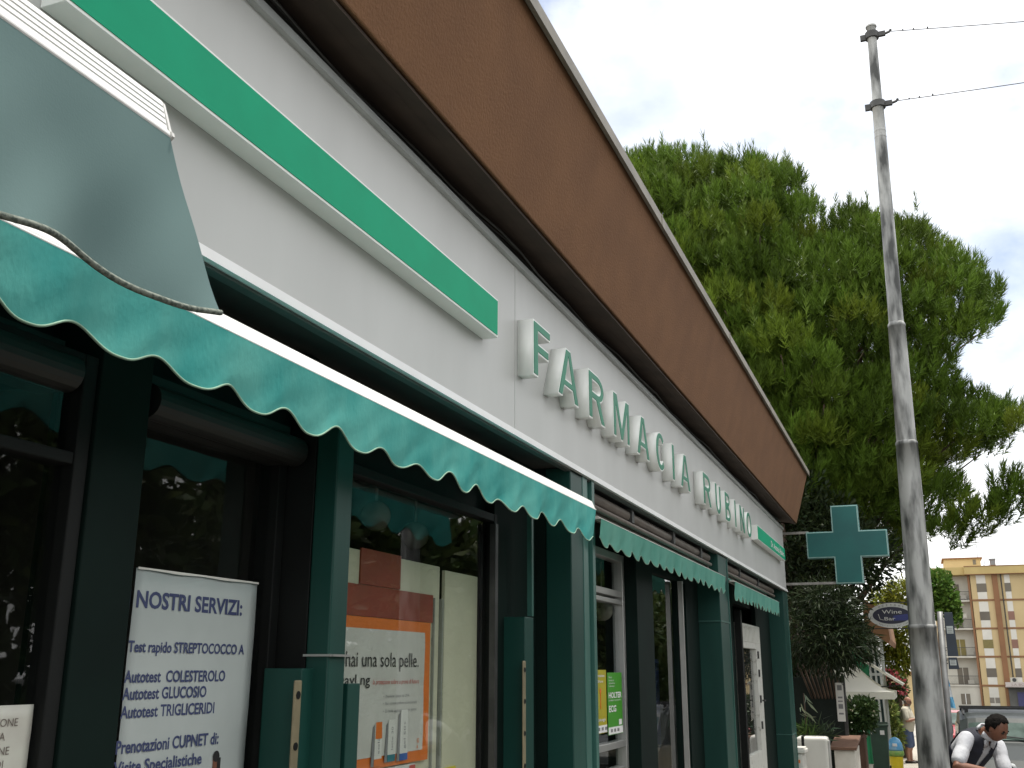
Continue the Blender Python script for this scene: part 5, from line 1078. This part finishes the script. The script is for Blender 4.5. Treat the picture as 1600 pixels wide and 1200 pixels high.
def head_into(mb, c, fw, up, s=1.0):
    fw = Vector(fw).normalized(); up = (Vector(up)-fw*Vector(up).dot(fw)).normalized(); lf_ = up.cross(fw); c = Vector(c)
    nu, nv = 40, 30; rows = []
    g = lambda x, m, w: math.exp(-((x-m)/w)**2)
    def pt(ux, uy, uz):
        x, y, z = 0.098*ux, 0.076*uy, 0.118*uz
        if uz < 0:
            y *= 1-0.30*(-uz)**1.6
            if ux > 0: x += 0.012*(-uz)**2
            else: x *= 1-0.35*min(1, (-uz)*1.2)
        if ux > 0:
            x += 0.030*g(uy, 0, .17)*g(uz, -.20, .15) + 0.012*g(uy, 0, .13)*g(uz, 0.02, .16)
            x += 0.007*g(uz, .22, .10)*g(uy, 0, .5)
            x -= 0.014*(g(uy, .36, .16)+g(uy, -.36, .16))*g(uz, .06, .10)
            x += 0.008*g(uy, 0, .25)*g(uz, -.50, .06)+0.007*g(uy, 0, .25)*g(uz, -.62, .06) - 0.004*g(uy, 0, .3)*g(uz, -.56, .03)
            x += 0.010*g(uy, 0, .25)*g(uz, -.86, .14)
        return c + (fw*x+lf_*y+up*z)*s
    for j in range(nv+1):
        t = math.pi*(j/nv-0.5)*0.985; uz = math.sin(t); q = math.cos(t)
        rows.append([mb.bm.verts.new(pt(q*math.cos(2*math.pi*k/nu), q*math.sin(2*math.pi*k/nu), uz)) for k in range(nu)])
    for j in range(nv):
        for k in range(nu): mb._f([rows[j][k], rows[j][(k+1) % nu], rows[j+1][(k+1) % nu], rows[j+1][k]])
    mb._f(list(reversed(rows[0]))); mb._f(rows[-1])
    for sd_ in (-1, 1):                                  # ears
        e = c + (lf_*0.077*sd_ - fw*0.004 - up*0.008)*s; R_ = []
        for j in range(7):
            t = math.pi*(j/6-0.5)*0.95
            R_.append([mb.bm.verts.new(e + (fw*0.019*math.cos(t)*math.cos(a) + lf_*sd_*0.011*math.cos(t)*math.sin(a) + up*0.032*math.sin(t))*s) for a in [2*math.pi*k/10 for k in range(10)]])
        for j in range(6):
            for k in range(10): mb._f([R_[j][k], R_[j][(k+1) % 10], R_[j+1][(k+1) % 10], R_[j+1][k]])
        mb._f(list(reversed(R_[0]))); mb._f(R_[-1])
    return pt, fw, lf_, up
def hand_into(mb, wrist, d, palm_n, thumb_side, curl=0.5, s=1.0):
    """palm, four unequal bent fingers and a thumb leaving the side of the palm"""
    d = Vector(d).normalized(); n = (Vector(palm_n)-d*Vector(palm_n).dot(d)).normalized(); sdv = n.cross(d)*thumb_side; w = Vector(wrist)
    loft(mb, [(w-d*0.01*s, sdv, n, 0.028*s, 0.020*s), (w+d*0.03*s, sdv, n, 0.036*s, 0.018*s), (w+d*0.07*s, sdv, n, 0.041*s, 0.016*s), (w+d*0.095*s, sdv, n, 0.038*s, 0.012*s)], 14)
    for k, (o, L) in enumerate(((0.030, 0.074), (0.010, 0.083), (-0.010, 0.077), (-0.029, 0.060))):
        p = w+d*0.088*s+sdv*o*s; a = 0.25*curl; pts = [p-d*0.012*s, p]
        for f in (0.45, 0.32, 0.23):
            dd = d*math.cos(a)+n*math.sin(a); p = p+dd*L*f*s; pts.append(p); a += 0.95*curl+0.05*k
        limb(mb, pts, [0.0095*s, 0.0095*s, 0.0088*s, 0.008*s, 0.007*s], 10, 3)
    p = w+d*0.03*s+sdv*0.032*s; t1 = p+(d*0.6+sdv*0.7+n*0.25)*0.040*s; t2 = t1+(d*0.85+sdv*0.2+n*0.5*curl)*0.032*s
    limb(mb, [p-sdv*0.012*s, p, t1, t2], [0.013*s, 0.013*s, 0.011*s, 0.0085*s], 10, 3)
def fuse(mb, voxel):
    """one continuous surface out of overlapping pieces"""
    bmesh.ops.recalc_face_normals(mb.bm, faces=mb.bm.faces)
    me = bpy.data.meshes.new('tmp'); mb.bm.to_mesh(me); mb.bm.free(); o = bpy.data.objects.new('tmp', me); col.objects.link(o)
    r = o.modifiers.new('r', 'REMESH'); r.mode = 'VOXEL'; r.voxel_size = voxel; r.use_smooth_shade = True
    s = o.modifiers.new('s', 'SMOOTH'); s.factor = 0.5; s.iterations = 3
    dg = bpy.context.evaluated_depsgraph_get(); out = bpy.data.meshes.new_from_object(o.evaluated_get(dg)); bpy.data.objects.remove(o); bpy.data.meshes.remove(me)
    for p in out.polygons: p.use_smooth = True
    out.materials.clear(); return out
def trim(me, keep):
    bm = bmesh.new(); bm.from_mesh(me); bm.normal_update()
    bmesh.ops.delete(bm, geom=[f for f in bm.faces if not keep(f.calc_center_median(), f.normal)], context='FACES'); bm.to_mesh(me); bm.free(); return me
def hair_mesh(pt, keep, off):
    mb = MB(); nu, nv = 44, 30; G = {}
    for j in range(nv+1):
        t = math.pi*(j/nv-0.5)*0.99; uz = math.sin(t); q = math.cos(t)
        for k in range(nu):
            ux, uy = q*math.cos(2*math.pi*k/nu), q*math.sin(2*math.pi*k/nu)
            G[j, k] = (ux, uy, uz)
    vc = {}
    for j in range(nv):
        for k in range(nu):
            q4 = [(j, k), (j, (k+1) % nu), (j+1, (k+1) % nu), (j+1, k)]
            m_ = [sum(G[i][a] for i in q4)/4 for a in range(3)]
            if keep(*m_):
                vs_ = []
                for i in q4:
                    if i not in vc:
                        ux, uy, uz = G[i]; p = pt(ux, uy, uz); c0 = pt(0, 0, 0); dv = (p-c0); vc[i] = mb.bm.verts.new(p+dv.normalized()*(off*(1+0.35*math.sin(uy*9+uz*7)*math.sin(ux*8+1))+0.004*math.sin(uy*40+uz*31)*math.sin(ux*37)))
                    vs_.append(vc[i])
                mb._f(vs_)
    return mb

# --- man bending forward in the foreground: white polo shirt, navy vest, dark trousers
KM = 1.22
def far_(p): return CAM + (Vector(p)-CAM)*KM
m1 = thing('person', 'man in white short sleeved polo and navy vest bending forward beside the steel pole', 'person', (10.5, -0.14, -0.24))
up1 = Vector((0, 0, 1)); pel = far_((8.62, -0.12, 0.93)); nk = far_((8.40, -0.365, 1.265)); shR = far_((8.27, -0.235, 1.235)); shL = far_((8.50, -0.445, 1.175))
sp_ = (nk-pel).normalized(); rt = (shR-shL).normalized(); rt = (rt-sp_*rt.dot(sp_)).normalized(); fr = sp_.cross(rt) * -1
if fr.x > 0: fr = -fr
def torso(mb, k=0.0, top=True, low=0.0):
    q = lambda t: pel.lerp(nk, t) - fr*0.02*math.sin(math.pi*t)
    rings = [(pel-sp_*0.10+Vector((0, 0, 0)), rt, fr, 0.150+k, 0.105+k), (q(0.05), rt, fr, 0.165+k, 0.118+k), (q(0.3), rt, fr, 0.150+k, 0.112+k), (q(0.55), rt, fr, 0.165+k, 0.122+k), (q(0.78), rt, fr, 0.180+k, 0.115+k), (q(0.92), rt, fr, 0.150+k, 0.085+k), (q(1.0), rt, fr, 0.075+k, 0.066+k)]
    loft(mb, rings[int(low):], 24)
elR = far_((8.12, -0.150, 1.060)); wrR = far_((8.17, -0.335, 1.030)); elL = far_((8.40, -0.472, 0.985)); wrL = far_((8.20, -0.415, 0.985))
hipR = pel+rt*0.085-Vector((0, 0, .04)); hipL = pel-rt*0.085-Vector((0, 0, .04))
knR = pel+V3((-0.16, 0.10, -0.46)); knL = pel+V3((-0.02, -0.16, -0.46)); anR = V3((10.55, -0.02, -0.15)); anL = V3((10.62, -0.28, -0.15))
hd = far_((8.315, -0.440, 1.310)); hfw = V3((-0.42, -0.66, -0.62)); hup = V3((-0.30, -0.38, 0.87))
mb = MB(); torso(mb, -0.008)
limb(mb, [nk-sp_*0.04, nk+(hd-nk)*0.55], [0.062, 0.054])
pt1, f1, l1, u1_ = head_into(mb, hd, hfw, hup, 0.94)
limb(mb, [shR, elR, wrR], [0.056, 0.043, 0.029]); limb(mb, [shL, elL, wrL], [0.056, 0.043, 0.029])
hand_into(mb, wrR, (wrR-elR)+Vector((-0.02, -0.08, 0.01)), (0.2, 0.1, -1), -1, 0.75, 1.0); hand_into(mb, wrL, (wrL-elL)+Vector((-0.05, 0.1, 0.02)), (0.2, 0, -1), 1, 0.75, 1.0)
limb(mb, [hipR, knR, anR], [0.085, 0.058, 0.040]); limb(mb, [hipL, knL, anL], [0.085, 0.058, 0.040])
for a in (anR, anL): limb(mb, [a+Vector((0.03, 0.02, -0.035)), a+Vector((-0.10, -0.09, -0.055))], [0.042, 0.034])
link('body', fuse(mb, 0.0065), SKIN, m1)
hb = hair_mesh(pt1, lambda x, y, z: (z > 0.62 or (x < 0.30 and z > 0.15 - 0.0*y) or (x < -0.15 and z > -0.42)) and not (x > 0.34 and z < 0.86 - 0.25*abs(y)), 0.008)
hb.build('hair', mat('hair_black', (0.009, 0.008, 0.007), 0.85, var=0.3, scale=60, spec=0.1, bump=0.6, bscale=120), m1, smooth=True, solid=0.008)
mb = MB()
for sd_ in (-1, 1): mb.tube([pt1(0.86, 0.42*sd_-0.12, 0.24), pt1(0.9, 0.42*sd_, 0.27), pt1(0.86, 0.42*sd_+0.12, 0.24)], 0.006, 6)
mb.build('eyebrow', mat('hair_black', (0, 0, 0)), m1)
for sd_ in (-1, 1):
    e = hd+(f1*0.082+l1*0.031*sd_+u1_*0.010)*0.98; mb = MB(); mb.lathe(e, [(0.011*math.cos(a), 0.011*math.sin(a)) for a in [math.pi*(k/8-0.5) for k in range(1, 8)]], 12); mb.build('eye', mat('eye_dark', (0.03, 0.02, 0.015), 0.2), m1, smooth=True)
SHIRT = mat('shirt_white', (0.50, 0.51, 0.53), 0.85, c2=(0.42, 0.43, 0.46), scale=7, bump=0.9, bscale=14)
mb = MB(); torso(mb, 0.004, low=1)
for a, b in ((shR, elR), (shL, elL)):
    q = a.lerp(b, 0.78); limb(mb, [a-(b-a)*0.02, a.lerp(b, .4), q], [0.064, 0.060, 0.062])
sm = fuse(mb, 0.0075); sm = trim(sm, lambda c, n: ((c-nk).length > 0.13 or (c-nk).dot(sp_) < 0.02) and not ((c-nk).length < 0.105 and (c-nk).dot(fr) > 0.03 and abs((c-nk).dot(rt)) < 0.035+0.25*(c-nk).dot(sp_) ))
sh_o = link('shirt', sm, SHIRT, m1); md = sh_o.modifiers.new('t', 'SOLIDIFY'); md.thickness = 0.003
mb = MB(); P = []
for i in range(25):
    a = 2*math.pi*(0.06+0.88*i/24)-math.pi/2 + math.pi; dirv = rt*math.sin(a)+fr*math.cos(a)*-1
    c = nk+sp_*0.012+dirv*0.066; P.append([c+sp_*0.03-dirv*0.004, c+sp_*0.034+dirv*0.006, c-sp_*0.004+dirv*0.024+fr*0.01])
mb.grid(P); 
for s in (-1, 1): mb.prism([nk+fr*0.066+rt*0.02*s+sp_*0.01, nk+fr*0.080+rt*0.062*s+sp_*0.0, nk+fr*0.105+rt*0.052*s-sp_*0.06, nk+fr*0.100+rt*0.012*s-sp_*0.045], fr*0.008)
mb.build('collar', SHIRT, m1, smooth=True, solid=0.004)
mb = MB(); torso(mb, 0.017, low=0); vm = fuse(mb, 0.0075)
def vest_keep(c, n):
    h = (c-pel).dot(sp_)/(nk-pel).length; s = (c-pel).dot(rt); f = n.dot(fr)
    if h > 1.0: return False
    if h > 0.55 and abs(s) > 0.135: return False          # arm holes
    if f > -0.2 and (c-pel.lerp(nk, h)).dot(fr) > 0:
        if abs(s) < 0.012+0.058*max(0, (h-0.35)): return False   # open front
    if h > 0.93 and abs(s) < 0.06: return False
    return True
vo = link('vest', trim(vm, vest_keep), mat('vest_navy', (0.010, 0.012, 0.022), 0.8, var=0.25, scale=14, bump=0.3, bscale=20), m1); md = vo.modifiers.new('t', 'SOLIDIFY'); md.thickness = 0.006
TROU = mat('trousers_dark', (0.016, 0.018, 0.026), 0.85, var=0.2, scale=10, bump=0.2)
mb = MB(); loft(mb, [(pel+sp_*0.04, rt, fr, 0.172, 0.126), (pel-sp_*0.06, rt, fr, 0.172, 0.126), (pel-Vector((0, 0, 0.13)), rt, fr, 0.15, 0.11)], 20)
limb(mb, [hipR, knR, anR+Vector((0, 0, .02))], [0.100, 0.075, 0.062]); limb(mb, [hipL, knL, anL+Vector((0, 0, .02))], [0.100, 0.075, 0.062]); link('trousers', fuse(mb, 0.009), TROU, m1)
for a in (anR, anL):
    mb = MB(); limb(mb, [a+Vector((0.045, 0.03, -0.045)), a+Vector((-0.04, -0.035, -0.045)), a+Vector((-0.12, -0.105, -0.058))], [0.045, 0.046, 0.032]); link('shoe', fuse(mb, 0.008), mat('shoe_black', (0.015, 0.014, 0.013), 0.4), m1)

# --- bald bearded man far down the pavement: pale shirt, denim shorts, looking at what he holds
gx, gy, gz_ = 31.0, 0.545, pave_z(31.0)
def w2(f, r, z): return V3((gx+f[0]+r[0], gy+f[1]+r[1], gz_+z))
F2 = V3((-0.25, -0.97, 0)).normalized(); R2 = V3((-F2.y*-1, 0, 0)); R2 = V3((0, 0, 1)).cross(F2)*-1       # his right hand side
def q2(f, r, z): return V3((gx, gy, gz_)) + F2*f + R2*r + V3((0, 0, z))
m2 = thing('person', 'bald bearded man in pale shirt and denim shorts standing on the far pavement', 'person', (gx, gy, gz_))
pel2 = q2(-0.02, 0, 0.92); nk2 = q2(0.02, 0, 1.42)
def torso2(mb, k=0.0, belly=0.05):
    U = V3((0, 0, 1))
    for_ = [(0.80, 0.165, 0.12, 0), (0.92, 0.18, 0.135, 0.01), (1.05, 0.185, 0.150, 0.03), (1.18, 0.19, 0.145, 0.02), (1.32, 0.195, 0.12, 0), (1.40, 0.165, 0.09, 0), (1.45, 0.08, 0.07, 0.01)]
    loft(mb, [(q2(f, 0, z), R2, F2, a+k, b+k) for z, a, b, f in for_], 22)
S = {}
for s in (-1, 1):
    S['sh', s] = q2(0.0, 0.195*s, 1.36); S['el', s] = q2(0.06, 0.25*s, 1.08); S['wr', s] = q2(0.30, 0.13*s, 1.14)
    S['hip', s] = q2(-0.01, 0.09*s, 0.88); S['kn', s] = q2(0.02, 0.11*s, 0.48); S['an', s] = q2(-0.02, 0.12*s, 0.08)
h2 = q2(0.055, 0, 1.575); hf2 = F2+V3((0, 0, -0.28))
mb = MB(); torso2(mb, -0.012); limb(mb, [nk2-V3((0, 0, .04)), q2(0.03, 0, 1.52)], [0.065, 0.06]); ptb, fb2, lb2, ub2 = head_into(mb, h2, hf2, (0, 0, 1), 1.0)
for s in (-1, 1):
    limb(mb, [S['sh', s], S['el', s], S['wr', s]], [0.056, 0.044, 0.03]); hand_into(mb, S['wr', s], F2*1.0-R2*s*0.35+V3((0, 0, .25)), -R2*s, -1 if s > 0 else 1, 0.8)
    limb(mb, [S['hip', s], S['kn', s], q2(-0.03, 0.115*s, 0.30), S['an', s]], [0.09, 0.062, 0.058, 0.040]); limb(mb, [S['an', s]-F2*0.04-V3((0, 0, .035)), S['an', s]+F2*0.14-V3((0, 0, .05))], [0.042, 0.032])
link('body', fuse(mb, 0.008), SKIN2, m2)
SH2 = mat('shirt_pale', (0.50, 0.47, 0.38), 0.85, var=0.07, scale=10, bump=0.3, bscale=12)
mb = MB(); torso2(mb, 0.022); 
for s in (-1, 1): limb(mb, [S['sh', s], S['sh', s].lerp(S['el', s], 0.75)], [0.082, 0.080])
o = link('shirt', trim(fuse(mb, 0.010), lambda c, n: c.z < gz_+1.46), SH2, m2)
DEN = mat('denim', (0.085, 0.12, 0.21), 0.9, c2=(0.055, 0.08, 0.15), scale=9)
mb = MB(); loft(mb, [(q2(-0.01, 0, 0.96), R2, F2, 0.175, 0.135), (q2(-0.01, 0, 0.86), R2, F2, 0.185, 0.14), (q2(-0.01, 0, 0.76), R2, F2, 0.17, 0.125)], 20)
for s in (-1, 1): limb(mb, [S['hip', s], S['kn', s]+V3((0, 0, -.02))], [0.108, 0.098])
link('shorts', fuse(mb, 0.011), DEN, m2)
hair_mesh(ptb, lambda x, y, z: x > 0.30 and z < -0.36 and z > -0.97 and not (abs(y) < 0.2 and -0.62 < z < -0.5) , 0.008).build('beard', mat('hair_grey', (0.20, 0.18, 0.16), 0.8, var=0.2, scale=60), m2, smooth=True, solid=0.006)
hair_mesh(ptb, lambda x, y, z: x < 0.1 and -0.5 < z < 0.15, 0.004).build('hair', mat('hair_grey', (0, 0, 0)), m2, smooth=True, solid=0.004)
mb = MB()
for sd_ in (-1, 1):
    e = h2+fb2*0.098+lb2*0.032*sd_+ub2*0.008; mb.lathe(e, [(0.020, -0.003), (0.024, 0), (0.020, 0.003)], 14, 'y')
    mb.tube([h2+fb2*0.095+lb2*0.05*sd_+ub2*0.012, h2-fb2*0.01+lb2*0.082*sd_+ub2*0.012], 0.003, 6)
mb.build('glasses', BLACK, m2)
for s in (-1, 1):
    mb = MB(); limb(mb, [S['an', s]-F2*0.06-V3((0, 0, .045)), S['an', s]+F2*0.16-V3((0, 0, .055))], [0.047, 0.036]); link('shoe', fuse(mb, 0.009), mat('shoe_dark', (0.03, 0.022, 0.018), 0.6), m2)
cmr = thing('camera_body', 'small dark camera held by the bald man at chest height', 'camera', tuple(q2(0.44, 0, 1.20)))
mb = MB(); c = q2(0.42, 0, 1.21); mb.prism([c+R2*0.07-V3((0, 0, .04)), c-R2*0.07-V3((0, 0, .04)), c-R2*0.07+V3((0, 0, .045)), c+R2*0.07+V3((0, 0, .045))], F2*0.05); mb.build('case', PLST, cmr, bevel=0.008)
mb = MB(); mb.tube([c+F2*0.05, c+F2*0.11], [0.032, 0.035], 14); mb.build('lens', BLACK, cmr)
